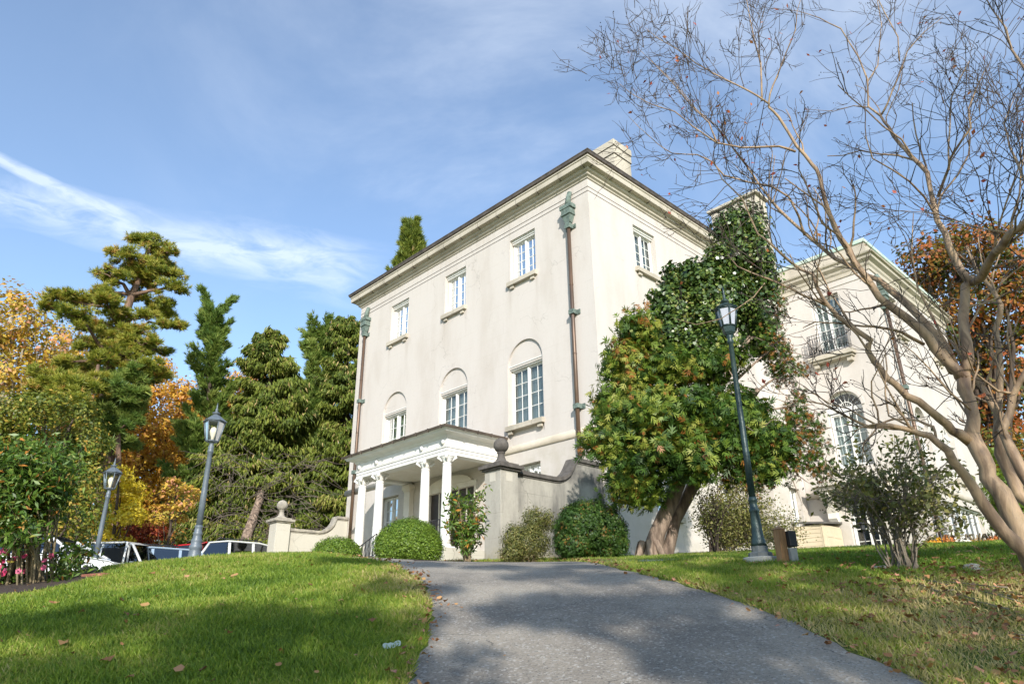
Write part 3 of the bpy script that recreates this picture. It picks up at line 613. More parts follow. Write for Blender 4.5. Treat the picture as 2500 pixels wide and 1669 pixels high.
# ------------------------------------------------------------ joint block and wing
chimney(10.0, 10.9, -.98, 1.15, 12.2, 17.2, 'chimney', 1)
Fj = FB(-1.0, 7.55)
jb = MB(); wallface(jb, Fj, 2.40, .9, 12.4, [(1.15, 1.95, 3.1, 4.5, .2)])
F3 = FA(7.55, -1.0); wallface(jb, F3, 1.0, .9, 12.4, []); jb.add([Fj(0, 12.4, 0), Fj(2.4, 12.4, 0), Fj(2.4, 12.4, 1), Fj(0, 12.4, 1)], [(0, 1, 2, 3)])
jb.build('wall', M['wall'], mansion, recalc=False)
window(Fj, 1.17, 1.93, 3.12, 4.48, .18, 4, head=False, sw=.04, brackets=False)
WX, WY = 9.97, -4.68; WT = 12.25; WL = 8.35
Fwa, Fwb = FA(WX, WY), FB(WY, WX)
hwA = [(1.25, 2.35, 1.1, 3.95, .2), (1.18, 2.42, 5.05, 7.15, .22, True), (1.22, 2.28, 9.3, 11.5, .25)]
# front: door 1.25-2.35, arched window, balcony window
hwB = [(1.45, 2.35, 9.9, 11.45, .25), (1.35, 2.45, 4.9, 6.6, .22, True), (4.3, 5.4, 4.9, 6.6, .22, True), (2.35, 6.5, 1.9, 3.94, .2), (5.5, 6.3, 9.9, 11.45, .25)]
wm = MB(); wallface(wm, Fwa, 5.2, .9, WT, hwA); wallface(wm, Fwb, WL, .9, WT, hwB)
wm.add([Fwb(WL, .9, 0), Fwb(WL, WT, 0), Fwb(WL, WT, 9), Fwb(WL, .9, 9)], [(0, 1, 2, 3)])
wm.build('wall', M['wall'], mansion, recalc=False)
M['wall2'] = M['wall']
sweep(MB(), [(-.02, 11.95), (.04, 11.97), (.05, 12.1), (.10, 12.16), (.12, 12.25), (.25, 12.34), (.27, 12.45), (.34, 12.47), (.36, 12.52), (.05, 12.62), (.05, 13.05)], WX, WX+WL, WY, 4).build('cornice', M['stone'], mansion, recalc=False)
sweep(MB(), [(.05, 13.05), (.10, 13.06), (.10, 13.2), (-.1, 13.22)], WX, WX+WL, WY, 4).build('parapet_edging', M['verd_edge'], mansion, recalc=False)
sweep(MB(), [(.005, 11.7), (.03, 11.72), (.03, 11.78), (.005, 11.8)], WX, WX+WL, WY, 4).build('frieze_band', M['wall'], mansion, recalc=False)
bw = MB(); roundbar(bw, Fwa, -.08, 5, 4.28, .11); roundbar(bw, Fwb, -.08, WL+.08, 4.28, .11); bw.build('string_course', M['stone'], mansion)
# battered wing base seen at the far end
bb = MB(); bb.add([Fwb(WL, .9, 0), Fwb(WL+.9, .9, 0), Fwb(WL+.55, 3.9, 0), Fwb(WL, 4.2, 0), Fwb(WL, .9, 3), Fwb(WL+.9, .9, 3), Fwb(WL+.55, 3.9, 3), Fwb(WL, 4.2, 3)], [(0, 1, 2, 3), (4, 5, 6, 7), (1, 2, 6, 5), (2, 3, 7, 6)]); bb.build('buttress', M['wall'], mansion)
window(Fwa, 1.24, 2.26, 9.32, 11.45, .22, 5, sill=False)
window(Fwa, 1.27, 2.33, 1.3, 3.9, .18, 6, head=False, sill=False, curtain=False, name='french_door')
window(Fwa, 1.2, 2.4, 5.07, 7.02, .2, 5, sill=False, head=False)
def fanlight(F, uc, z, r, d):
    f = MB(); n = 16
    for ra, rb in ((r-.07, r), (r*.38, r*.38+.025)):
        v = [F(uc+q*cos(pi*k/n), z+q*sin(pi*k/n), dd) for k in range(n+1) for q in (ra, rb) for dd in (d, d+.05)]
        f.add(v, [(4*k, 4*k+2, 4*k+6, 4*k+4) for k in range(n)]+[(4*k, 4*k+1, 4*k+5, 4*k+4) for k in range(n)]+[(4*k+2, 4*k+3, 4*k+7, 4*k+6) for k in range(n)])
    for k in range(1, 8):
        a = pi*k/8; f.tube([F(uc+.05*cos(a), z+.05*sin(a), d+.03), F(uc+(r-.05)*cos(a), z+(r-.05)*sin(a), d+.03)], .013, 5)
    fbox(f, F, uc-r, uc+r, z-.09, z+.05, d-.05, d+.06)
    o = f.build('fanlight', M['white'], mansion)
    g = MB(); g.add([F(uc+(r-.05)*cos(pi*k/n), z+(r-.05)*sin(pi*k/n), d+.04) for k in range(n+1)], [tuple(range(n+1))]); g.build('pane', M['glass'], o)
    g = MB(); g.add([F(uc+r*cos(pi*k/n), z+r*sin(pi*k/n), d+.3) for k in range(n+1)], [tuple(range(n+1))]); g.build('room_lining', M['dark'], o)
fanlight(Fwa, 1.8, 7.15, .62, .18)
for c in (1.9, 4.85): fanlight(Fwb, c, 6.6, .55, .18); window(Fwb, c-.53, c+.53, 4.92, 6.5, .2, 4, head=False)
window(Fwb, 1.47, 2.33, 9.92, 11.42, .22, 4); window(Fwb, 5.52, 6.28, 9.92, 11.42, .22, 4)
window(Fwb, 2.37, 6.48, 1.92, 3.9, .17, 1, 1, 6, head=True, sill=False, curtain=False)
# arch surround and keystone moulding
def archtrim(F, uc, z, r, d):
    f = MB(); n = 20; v = [F(uc+q*cos(pi*k/n), z+q*sin(pi*k/n), dd) for k in range(n+1) for q, dd in ((r, 0), (r, -d), (r+.1, -d), (r+.1, 0))]
    f.add(v, [(4*k+i, 4*k+i+1, 4*k+5+i, 4*k+4+i) for k in range(n) for i in range(3)]); f.build('arch_moulding', M['wall'], mansion, recalc=False)
archtrim(Fwa, 1.8, 7.15, .62, .04)
downpipe(Fwb, .55, 10.6, 1.6)
# balcony on scroll consoles over the french door, and the iron balcony at the tall window
bs = MB(); fbox(bs, Fwa, 1.0, 2.6, 8.98, 9.14, -.36, 0); fbox(bs, Fwa, 1.07, 2.53, 8.9, 8.978, -.28, 0)
for x in (1.12, 2.3): fbox(bs, Fwa, x, x+.18, 8.74, 8.898, -.2, 0)
balc = bs.build('balcony', M['stone'], mansion, bevel=.008)
def railing(F, u0, u1, z0, z1, d, name, parent, n=16, pattern=True):
    r = MB(); q = .011
    for z in (z0, z1, z0+(z1-z0)*.82): r.tube([F(u0, z, d), F(u1, z, d)], q, 5)
    for k in range(n+1): u = u0+(u1-u0)*k/n; r.tube([F(u, z0, d), F(u, z1, d)], q*.8, 5)
    if pattern:
        for k in range(0, n, 2):
            a, b = u0+(u1-u0)*k/n, u0+(u1-u0)*(k+2)/n; m = (a+b)/2; zt = z0+(z1-z0)*.82
            r.tube([F(a, z0, d), F(m, zt, d), F(b, z0, d)], q*.7, 5); r.tube([F(a, zt, d), F(m, z0, d), F(b, zt, d)], q*.7, 5)
        c = (u0+u1)/2; zc = z0+(z1-z0)*.41; r.tube([F(c+.11*cos(t), zc+.15*sin(t), d-.005) for t in np.linspace(0, 2*pi, 17)], q, 5)
    return r.build(name, M['iron'], parent)
railing(Fwa, 1.08, 2.52, 9.2, 9.98, -.3, 'balcony_railing', balc)
for u in (1.08, 2.52):
    r = MB()
    for z in (9.2, 9.98): r.tube([Fwa(u, z, -.3), Fwa(u, z, -.01)], .011, 5)
    for dd_ in (-.2, -.1): r.tube([Fwa(u, 9.2, dd_), Fwa(u, 9.98, dd_)], .009, 5)
    r.build('balcony_railing', M['iron'], balc)
sb = MB(); fbox(sb, Fwa, .8, 3.1, 4.42, 4.62, -.85, 0); fbox(sb, Fwa, .9, 3.0, 4.30, 4.418, -.72, 0)
slab = sb.build('stone_balcony', M['wall'], mansion, bevel=.01)
for u in (.95, 2.65):
    c = MB(); pts = [(0, 4.3), (-.62, 4.3), (-.66, 4.15), (-.5, 4.02), (-.32, 3.85), (-.22, 3.6), (-.24, 3.42), (-.14, 3.3), (0, 3.3)]
    c.prism([(p[0], p[1]) for p in pts], u, u+.3, lambda x, y, h: Fwa(h, y-.002, x)); c.build('scroll_console', M['trim'], slab, bevel=.01)
# ------------------------------------------------------------ garden walls with ball-topped piers
def garden_wall(a, b_end, zc, zwall, ball_r, base, mw, mcap, mball, label, wall_in, sw_=1.93, thick=.30, side=1, pierw=.56):
    p = wld(a, b_end+pierw/2, base); o = empty('garden_wall', p, AZB, label, 'wall', 'low walls flanking the entrance front')
    def Lc(b, y, z): return (b-(b_end+pierw/2), y, z-base)
    hw = pierw/2
    pr = MB(); pr.box(-hw, hw, -hw, hw, -.6, zc-.2-base); pier = pr.build('pier', mw, o, bevel=.008)
    ins = MB(); z = zc-.36-base; ins.box(-.1, .1, -hw-.004, -hw+.01, z-.1, z+.1); ins.box(-hw-.004, -hw+.01, -.1, .1, z-.1, z+.1); ins.build('inset_tile', M['pale_stone'], pier)
    cp = MB(); q = zc-.2-base
    cp.box(-hw-.05, hw+.05, -hw-.05, hw+.05, q, q+.05); cp.box(-hw-.11, hw+.11, -hw-.11, hw+.11, q+.05, q+.13); cp.box(-hw-.02, hw+.02, -hw-.02, hw+.02, q+.13, q+.18)
    cp.lathe([(hw*.85, q+.18), (hw*.8, q+.21), (hw*.45, q+.27), (.11, q+.31), (.085, q+.38), (.08, q+.44), (.105, q+.46), (.10, q+.48)], 24)
    cp.build('pier_cap', mcap, pier)
    b = MB(); b.sphere((0, 0, q+.46+ball_r), ball_r, 28, 18); b.build('ball_finial', mball, pier)
    # wall with a top that sweeps up to the house
    n = 26; bs = np.linspace(b_end+pierw, wall_in, n); L = wall_in-(b_end+pierw)
    def top(b):
        t = (b-(wall_in-sw_))/.78; t = min(max(t, 0), 1); return zwall+(1-sqrt(max(0, 1-t*t)))*.62
    w_ = MB(); vs = []
    for b in bs: vs += [Lc(b, -thick/2, base-.6), Lc(b, thick/2, base-.6), Lc(b, thick/2, top(b)), Lc(b, -thick/2, top(b))]
    w_.add(vs, [(4*i+j, 4*i+4+j, 4*i+4+(j+1) % 4, 4*i+(j+1) % 4) for i in range(n-1) for j in range(4)]+[(0, 1, 2, 3), (4*n-4, 4*n-3, 4*n-2, 4*n-1)]); w_.build('wall_panel', mw, o)
    c_ = MB(); vs = []; th = thick/2+.06
    for b in bs:
        z = top(b)-base; vs += [(Lc(b, 0, 0)[0], -th, z+.003), (Lc(b, 0, 0)[0], th, z+.003), (Lc(b, 0, 0)[0], th, z+.10), (Lc(b, 0, 0)[0], -th, z+.10)]
    c_.add(vs, [(4*i+j, 4*i+4+j, 4*i+4+(j+1) % 4, 4*i+(j+1) % 4) for i in range(n-1) for j in range(4)]+[(0, 1, 2, 3), (4*n-4, 4*n-3, 4*n-2, 4*n-1)]); c_.build('coping', mcap, o)
    g_ = MB(); vs = []
    for b in bs:
        z = top(b)-base; vs += [(Lc(b, 0, 0)[0], -thick/2-.02, z-.045), (Lc(b, 0, 0)[0], thick/2+.02, z-.045), (Lc(b, 0, 0)[0], thick/2+.02, z), (Lc(b, 0, 0)[0], -thick/2-.02, z)]
    g_.add(vs, [(4*i+j, 4*i+4+j, 4*i+4+(j+1) % 4, 4*i+(j+1) % 4) for i in range(n-1) for j in range(4)]+[(0, 1, 2, 3), (4*n-4, 4*n-3, 4*n-2, 4*n-1)]); g_.build('coping_moulding', mcap, o)
    return o
garden_wall(.24, -3.92, 3.72, 3.50, .185, 1.4, M['gray_stone'], M['dark_stone'], M['dark_stone'], 'grey stained garden wall whose pier carries a dark stone ball, right of the portico', -.02)
garden_wall(13.35, -3.05, 4.02, 3.56, .20, 1.3, M['pale_stone'], M['cap_stone'], M['cap_stone'], 'pale garden wall with a light stone ball on its pier, left of the portico', -.02, 1.3)
# stair and porch railings (things of their own: iron railings either side of the steps)
def stair_rail(y, label):
    o = empty('stair_railing', wld(y, -PO-.1, 1.5), AZB, label, 'railing', 'iron railings of the portico')
    r = MB(); P = [(-1.45, 1.95), (-1.2, 2.02), (-.35, 2.62), (.1, 2.95), (.1, 2.95)]
    z0 = lambda x: 1.45+max(0, (x+1.3))*.56
    r.tube([(x, 0, z-1.5) for x, z in P[:-1]], .018, 6); r.tube([(-1.45, 0, z0(-1.45)+.1-1.5), (.1, 0, z0(.1)+.1-1.5)], .014, 6); r.build('handrail', M['iron'], o)
    for k in range(13):
        x = -1.45+1.55*k/12; zt = np.interp(x, [p[0] for p in P[:4]], [p[1] for p in P[:4]])
        m_ = MB(); m_.tube([(x, 0, z0(x)-1.55), (x, 0, zt-1.5)], .012 if k % 4 else .02, 6)
        if k < 12: m_.tube([(x, 0, z0(x)-1.4), (x+.13, 0, zt-1.5)], .009, 5)
        m_.build('baluster', M['iron'], o)
    return o
stair_rail(7.75, 'black iron stair railing sloping down left of the round boxwood'); stair_rail(5.75, 'black iron stair railing behind the round boxwood')
o = empty('porch_railing', wld(4.9, -PO+.17, 2.22), AZB, 'black iron railing on the porch between the two right columns', 'railing', 'iron railings of the portico')
r = MB()
for z in (.08, .85, .7): r.tube([(0, -.35, z), (0, .35, z)], .014, 6)
r.build('rail', M['iron'], o)
for k in range(9):
    r = MB(); r.tube([(0, -.35+.7*k/8, .0), (0, -.35+.7*k/8, .85)], .011, 6); r.build('baluster', M['iron'], o)

# ------------------------------------------------------------ small siding shed in the inner corner
sp_ = wld(-1.52, 9.22, 1.4); sh = empty('shed', sp_, AZB, 'low beige clapboard shed with a panelled door, tucked against the wing', 'shed')
s = MB(); H = 1.72
for k in range(13):
    z = .0+H*k/13; s.prism([(0, 0), (.012, 0), (0, H/13)], -.44, .47, lambda x, y, h: (-.70-x, h, z+y))
    s.prism([(0, 0), (.012, 0), (0, H/13)], -.73, -.62, lambda x, y, h: (h, -.46-x, z+y))
s.box(-.70, .72, -.46, .46, 0, H); s.build('siding', M['siding'], sh)
s = MB(); s.box(-.715, -.64, -.475, -.40, 0, H+.002); s.box(-.66, -.60, -.478, -.462, 0, H); s.build('corner_board', M['siding'], sh)
s = MB(); s.add([(-.80, -.56, H+.0), (.74, -.56, H+.12), (.74, .5, H+.22), (-.80, .5, H+.1), (-.80, -.56, H+.06), (.74, -.56, H+.18), (.74, .5, H+.28), (-.80, .5, H+.16)], [(0, 1, 2, 3), (4, 5, 6, 7), (0, 1, 5, 4), (1, 2, 6, 5), (2, 3, 7, 6), (3, 0, 4, 7)]); s.build('roof', M['asphalt_roof'], sh)
s = MB(); s.box(-.60, .70, -.50, -.47, .03, H-.05); d_ = s.build('door', M['siding'], sh, bevel=.004)
s = MB()
for x0, x1 in ((-.5, -.02), (.1, .6)):
    for z0, z1 in ((.15, .75), (.85, 1.25), (1.33, 1.55)): s.box(x0, x1, -.512, -.499, z0, z1)
s.build('door_panel', M['siding'], d_, bevel=.006)

# ------------------------------------------------------------ street lamps
def lantern(o, z, ew, h, bw, m, glassm, cup=0, roofh=.2, bulb=True):
    """hexagonal lantern: eave radius ew, glass height h, bottom radius bw, standing on height z"""
    f = MB(); n = 6; tw = ew*.86
    def ring(r, zz): return [(r*cos(2*pi*(j+.25)/n), r*sin(2*pi*(j+.25)/n), zz) for j in range(n)]
    if cup: f.lathe([(bw*.55, z), (bw*.8, z+cup*.3), (bw*1.0, z+cup)], 6, tw=.25, smooth=False)
    zb = z+cup; B0, B1 = ring(bw, zb), ring(tw, zb+h)
    for a, b in zip(B0, B1): f.tube([a, b], .013, 6)
    for R_, rr in ((B0, .013), (B1, .014)):
        for j in range(n): f.tube([R_[j], R_[(j+1) % n]], rr, 6)
    fr = f.build('lantern_frame', m, o)
    g = MB(); k = .96; A = ring(bw*k, zb+.01)+ring(tw*k, zb+h-.01); g.add(A, [(j, (j+1) % n, n+(j+1) % n, n+j) for j in range(n)]); g.build('lantern_glass', glassm, o, recalc=True)
    r_ = MB(); zr = zb+h+.012
    r_.lathe([(ew, zr), (ew*1.02, zr+.012), (ew*.72, zr+roofh*.42), (ew*.42, zr+roofh*.78), (ew*.20, zr+roofh)], 6, tw=.25, smooth=False); rf_ = r_.build('lantern_roof', m, o)
    t = MB(); q = zr+roofh; t.lathe([(ew*.2, q-.005), (ew*.2, q+.01), (ew*.36, q+.022), (ew*.34, q+.035), (ew*.13, q+.06), (ew*.09, q+.085), (ew*.14, q+.10), (ew*.10, q+.125), (.012, q+.15), (.018, q+.175), (.012, q+.20), (.003, q+.27)], 14); t.build('finial', m, rf_)
    if bulb:
        bmt = M.setdefault('bulb', mat('frosted_bulb', (.85, .78, .68), None, .3)); b = MB(); b.lathe([(.03, zb+.01), (.035, zb+h*.22), (.075, zb+h*.42), (.08, zb+h*.55), (.05, zb+h*.72), (.01, zb+h*.78)], 16); b.build('bulb', bmt, o)
def lamp_grey(px, d, base_px, label):
    g = at(px, base_px, d); z0 = Zf(g[0], g[1])-.03; o = empty('street_lamp', (g[0], g[1], z0), 0, label, 'street lamp', 'street lamps beside the drive')
    b = MB(); b.lathe([(.16, 0), (.165, .03), (.15, .06), (.115, .42), (.11, .45), (.13, .48), (.125, .52), (.105, .56), (.10, .60), (.11, .63), (.085, .68), (.08, .74), (.095, .77), (.075, .80), (.07, .88), (.082, .905), (.07, .93)], 24, flute=.06, fr=(.05, .44)); b.build('base', M['lamp_grey'], o)
    p = MB(); p.lathe([(.062, .92), (.058, 1.6), (.048, 2.42), (.062, 2.44), (.065, 2.47), (.05, 2.50), (.06, 2.53), (.055, 2.57), (.04, 2.60), (.05, 2.64), (.07, 2.665), (.075, 2.68)], 20); p.build('pole', M['lamp_grey'], o)
    lantern(o, 2.68, .245, .41, .13, M['lamp_grey'], M['lampglass'], 0, .17); return o
lamp_grey(473, 16, 1366, 'grey street lamp rising above the lawn crest in front of the spruce')
lamp_grey(226, 22, 1393, 'grey street lamp standing before the white car and silver van')
g = at(1858, 1366, 9.5); z0 = Zf(g[0], g[1])
lp = empty('street_lamp', (g[0], g[1], z0), .3, 'tall dark green fluted street lamp on a round concrete footing, by the ivy tree', 'street lamp')
b = MB(); b.lathe([(.215, -.1), (.215, .055), (.205, .065)], 32, smooth=False); b.build('footing', M['concrete'], lp)
M['base_grey'] = mat('lamp_base_grey', (.15, .165, .165), (.09, .10, .10), .7, 8, .3, 60)
b = MB(); b.lathe([(.145, .066), (.145, .115), (.13, .125), (.10, .13), (.10, .19), (.095, .20)], 8, smooth=False); b.build('base_plate', M['base_grey'], lp)
b = MB(); b.lathe([(.098, .20), (.085, .235), (.088, .255), (.078, .28), (.075, .30), (.055, .60), (.06, .615), (.066, .64), (.05, .66), (.045, .72), (.052, .745), (.06, .76), (.05, .78), (.046, .80)], 28, flute=.09, fr=(.29, .595)); b.build('base', M['lamp_green'], lp)
b = MB(); b.lathe([(.043, .79), (.041, 1.4), (.036, 2.1), (.031, 2.90), (.04, 2.91), (.043, 2.94), (.032, 2.97), (.04, 3.0), (.045, 3.03)], 28, flute=.12, fr=(.8, 2.9)); b.build('pole', M['lamp_green'], lp)
M['frost'] = mat('frosted_glass', (.42, .44, .50), (.36, .37, .42), .25, 3)
lantern(lp, 3.03, .165, .26, .10, M['lamp_green'], M['frost'], .13, .09, False)

# ------------------------------------------------------------ wooden post with electric boxes, path lights, low bits
g = at(1912, 1369, 9.2); wp = empty('utility_post', (g[0], g[1], Zf(g[0], g[1])-.02), .35, 'short wooden post carrying a black box and a grey outlet box', 'post')
M['post'] = mat('raw_wood', (.36, .20, .09), (.24, .13, .06), .8, 5, .5, 20, 0, 5, (6, 6, .5))
b = MB(); b.box(-.048, .052, -.05, .05, -.1, .42); b.add([(-.062, -.057, .42), (.062, -.057, .42), (.062, .057, .42), (-.062, .057, .42), (0, 0, .465)], [(0, 1, 2, 3), (0, 1, 4), (1, 2, 4), (2, 3, 4), (3, 0, 4)]); b.build('wood_post', M['post'], wp, bevel=.003)
M['blackplastic'] = mat('black_plastic', (.02, .02, .022), None, .45); M['greyplastic'] = mat('grey_plastic', (.30, .31, .31), (.24, .25, .25), .35, 8)
b = MB(); b.box(.058, .165, -.10, .05, .22, .40); b.build('transformer_box', M['blackplastic'], wp, bevel=.006)
b = MB(); b.box(.058, .155, -.09, .02, .05, .205); b.build('outlet_box', M['greyplastic'], wp, bevel=.008)
b = MB(); b.tube([(.1, -.03, -.1), (.1, -.03, .05)], .012, 8); b.tube([(.13, -.05, .06), (.17, -.08, .03), (.20, -.09, .04)], .008, 6); b.box(.18, .24, -.12, -.09, .03, .06); b.build('conduit', M['greyplastic'], wp)
def path_light(px, py, d, label):
    g = at(px, py, d); z = Zf(g[0], g[1]); o = empty('path_light', (g[0], g[1], z), 0, label, 'path light', 'small black path lights')
    b = MB(); b.tube([(0, 0, -.1), (0, 0, .36)], .012, 8); b.build('stake', M['iron'], o)
    b = MB(); b.lathe([(.03, .36), (.045, .38), (.05, .48), (.035, .49)], 8, smooth=False); b.build('lamp_body', M['iron'], o)
    b = MB(); b.lathe([(.095, .485), (.09, .50), (.03, .54), (.028, .57), (.012, .585)], 16); b.build('cap', M['iron'], o)
path_light(2303, 1332, 17, 'small black path light among the flowers by the wing'); path_light(2117, 1342, 16, 'small black path light before the french door')
brk = MB(); brk.box(-.1, .1, -.2, .2, -.05, .035); g = onground(243, 1408); ob = brk.build('paving_brick', mat('red_brick', (.30, .12, .08), (.2, .08, .06), .9, 8, .5, 50), bevel=.006); ob.location = (g[0], g[1], Zf(*g)); ob.rotation_euler = (0, 0, 1.1); tag(ob, 'single reddish paving brick lying in the lawn edge near the left lamp', 'brick')
for i, (px, py, s_) in enumerate([(2152, 1392, .07), (2375, 1390, .085), (2386, 1396, .06)]):
    g = onground(px, py); st_ = MB(); st_.sphere((0, 0, 0), s_, 12, 8, (1.3, .9, .55)); ob = st_.build('stone', M['stone']); ob.location = (g[0], g[1], Zf(*g)+.01)
    for v in ob.data.vertices: v.co *= 1+.25*random.uniform(-.5, .5)
    tag(ob, ['pale stone at the foot of the multi-stemmed shrub', 'larger pale stone on the right lawn', 'small stone beside the larger one on the right lawn'][i], 'stone')

# ------------------------------------------------------------ parked cars
M['carwhite'] = mat('car_paint_white', (.72, .73, .74), None, .22); M['carsilver'] = mat('car_paint_silver', (.62, .63, .62), (.58, .59, .58), .3, 2, metal=.15)
M['carblue'] = mat('car_paint_blue', (.30, .38, .46), None, .25, metal=.2); M['carred'] = mat('car_paint_red', (.42, .02, .025), None, .22)
M['tyre'] = mat('tyre', (.02, .02, .02), None, .85); M['rim'] = mat('rim', (.45, .46, .47), None, .3, metal=.8); M['redlight'] = mat('tail_light', (.5, .02, .02), None, .2); M['amber'] = mat('amber_light', (.8, .3, .04), None, .2); M['clearlight'] = mat('head_light', (.7, .72, .74), None, .1)
def car(px, py, d, yaw, paint, kind, label, opendoor=False):
    """profile along x (front at +x), greenhouse narrower than the body"""
    g = at(px, py, d); z0 = Zf(g[0], g[1])+.012; o = empty('parked_car', (g[0], g[1], z0), yaw, label, 'car' if kind != 'van' else 'van', 'cars parked beyond the lawn')
    P = {'sedan': dict(L=4.7, W=1.78, low=[(-2.32, .35), (-2.35, .75), (-2.25, 1.0), (-1.6, 1.04), (.95, .98), (1.9, .84), (2.28, .68), (2.33, .35)], roof=[(-1.75, 1.0), (-1.25, 1.38), (-.55, 1.47), (.25, 1.43), (1.15, .97)], pil=[-.62, .28]),
         'suv': dict(L=4.7, W=1.84, low=[(-2.28, .4), (-2.32, .8), (-2.26, 1.08), (.98, 1.08), (1.95, .98), (2.25, .85), (2.3, .4)], roof=[(-2.24, 1.08), (-1.88, 1.66), (-1.2, 1.76), (.0, 1.74), (.42, 1.66), (1.08, 1.08)], pil=[-1.15, -.25, .42]),
         'van': dict(L=5.6, W=2.0, low=[(-2.7, .4), (-2.74, .9), (-2.72, 1.25), (1.6, 1.2), (2.5, 1.08), (2.78, .85), (2.8, .4)], roof=[(-2.7, 1.25), (-2.62, 1.98), (-2.3, 2.07), (.9, 2.07), (1.15, 1.98), (1.75, 1.2)], pil=[-.72, .12, .98])}[kind]
    Wd = P['W']/2; b = MB(); low = P['low']; n = len(low)
    def sec(y, k): return [(x, y, z) for x, z in low]
    ys = [-Wd+.05, -Wd, Wd, Wd-.05]
    v = []
    for y, ins in ((-Wd+.10, 1), (-Wd, 0), (Wd, 0), (Wd-.10, 1)): v += [(x*(1-.012*ins), y, z-.02*ins if ins else z-.06) for x, z in low]
    b.add(v, [(k*n+i, k*n+(i+1) % n, (k+1)*n+(i+1) % n, (k+1)*n+i) for k in range(3) for i in range(n)]+[tuple(range(n)), tuple(range(3*n, 4*n))])
    body = b.build('body', paint, o, bevel=.05)
    r = P['roof']; m = len(r); rt = max(z for _, z in r); bt = r[0][1]
    def yw(z): return Wd-.07-(z-bt)/(rt-bt)*.17
    gl_ = MB(); v = [(x, -yw(z), z-.03) for x, z in r]+[(x, yw(z), z-.03) for x, z in r]
    gl_.add(v, [tuple(range(m)), tuple(range(2*m-1, m-1, -1))]+[(i, i+1, m+i+1, m+i) for i in range(m-1)]); gl_.build('window_glass', M['carglass'], o)
    inn = MB(); inn.box(r[0][0]+.5, r[-1][0]-.5, -Wd+.3, Wd-.3, .6, bt+.2)
    for x in (-.9, .1): inn.box(x, x+.15, -.6, -.15, bt, bt+.38); inn.box(x, x+.15, .15, .6, bt, bt+.38)
    inn.build('seats', M['dark'], o)
    rp = MB(); top_ = [(x, z) for x, z in r if z > rt-.13]
    x0, x1 = top_[0][0], top_[-1][0]; v = []
    for x, z in top_:
        for y, dz in ((-yw(z)-.012, -.05), (-yw(z)+.12, .0), (0, .03), (yw(z)-.12, .0), (yw(z)+.012, -.05)): v.append((x, y, z+dz))
    k = 5; q = len(top_); rp.add(v, [(i*k+j, i*k+j+1, (i+1)*k+j+1, (i+1)*k+j) for i in range(q-1) for j in range(k-1)], True)
    for s_ in (-1, 1):
        def pt(x):
            z = np.interp(x, [a for a, _ in r], [c for _, c in r]); return z
        for (xa, za), (xb, zb) in ((r[0], r[1]), (r[-1], r[-2])): rp.tube([(xa, s_*(yw(za)+.005), za-.03), (xb, s_*(yw(zb)+.005), zb-.03), ], .045, 6)
        for xp in P['pil']: rp.box(xp-.045, xp+.045, s_*(Wd-.12)-.02, s_*(Wd-.12)+.02, bt-.03, rt-.08, lambda x, y, z: (x, y-s_*((z-bt)/(rt-bt)*.17-.045) if True else y, z))
        rp.tube([(x, s_*(yw(z)+.0), z-.03) for x, z in r], .035, 6)
    if kind == 'van':
        v = []
        for x in (-2.62, -.75):
            for z in (1.22, 1.97): v += [(x, -(yw(z)+.02), z)]
        rp.add(v, [(0, 1, 3, 2)]); rp.box(-2.72, -2.66, -.86, .86, 1.22, 1.95)
    rp.build('roof', paint, o)
    if kind == 'suv':
        for s_ in (-1, 1):
            q = MB(); q.tube([(-1.6, s_*.66, 1.76), (-1.5, s_*.66, 1.82), (.0, s_*.66, 1.80), (.1, s_*.66, 1.75)], .02, 6); q.build('roof_rack', M['iron'], o)
    for x in (-P['L']*.29, P['L']*.31):
        for s_ in (-1, 1):
            t = MB(); t.tube([(x, s_*(Wd-.2), .33), (x, s_*(Wd+.01), .33)], .33, 24); wh = t.build('wheel', M['tyre'], o); t = MB(); t.tube([(x, s_*(Wd), .33), (x, s_*(Wd+.02), .33)], .21, 16); t.build('rim', M['rim'], wh)
    for s_ in (-1, 1):
        t = MB(); xf = low[-2][0]-.12; t.box(xf-.14, xf+.06, s_*(Wd-.2)-.16, s_*(Wd-.2)+.16, low[-2][1]-.16, low[-2][1]+.0); t.build('headlight', M['clearlight'], o, bevel=.03)
        t = MB(); t.box(xf-.22, xf-.1, s_*(Wd-.015)-.02, s_*(Wd-.015)+.02, low[-2][1]-.12, low[-2][1]-.02); t.build('indicator', M['amber'], o)
        t = MB(); t.box(low[1][0]-.01, low[1][0]+.12, s_*(Wd-.14)-.11, s_*(Wd-.14)+.11, low[2][1]-.32, low[2][1]-.04); t.build('taillight', M['redlight'], o, bevel=.02)
        t = MB(); xm = r[-1][0]-.35; t.box(xm-.05, xm+.05, s_*(Wd+.09)-.08, s_*(Wd+.09)+.08, bt+.0, bt+.15); t.build('wing_mirror', paint if kind != 'suv' else M['iron'], o, bevel=.03)
    t = MB(); t.box(r[1][0]-.04, r[1][0]+.02, -.3, .3, rt-.1, rt-.06); t.build('brake_light', M['redlight'], o)
    if opendoor:
        t = MB(); x = 1.15; t.box(0, .05, -.95, 0, .55, 1.3); t.tube([(.03, -.02, 1.3), (.03, -.1, 1.92), (.03, -.8, 1.92), (.03, -.95, 1.3)], .035, 6); dd_ = t.build('open_door', paint, o, bevel=.015); dd_.location = (x, -Wd, 0); dd_.rotation_euler = (0, 0, radians(25))
        t = MB(); t.box(.25, 1.1, -Wd-.012, -Wd+.3, .62, 1.85); t.build('door_opening', M['dark'], o)
    return o
car(112, 1400, 22.6, radians(4), M['carwhite'], 'sedan', 'white car parked lowest on the left, behind the lamp post')
car(268, 1390, 28.5, radians(-4), M['carsilver'], 'van', 'silver van with its front door open, behind the white car', True)
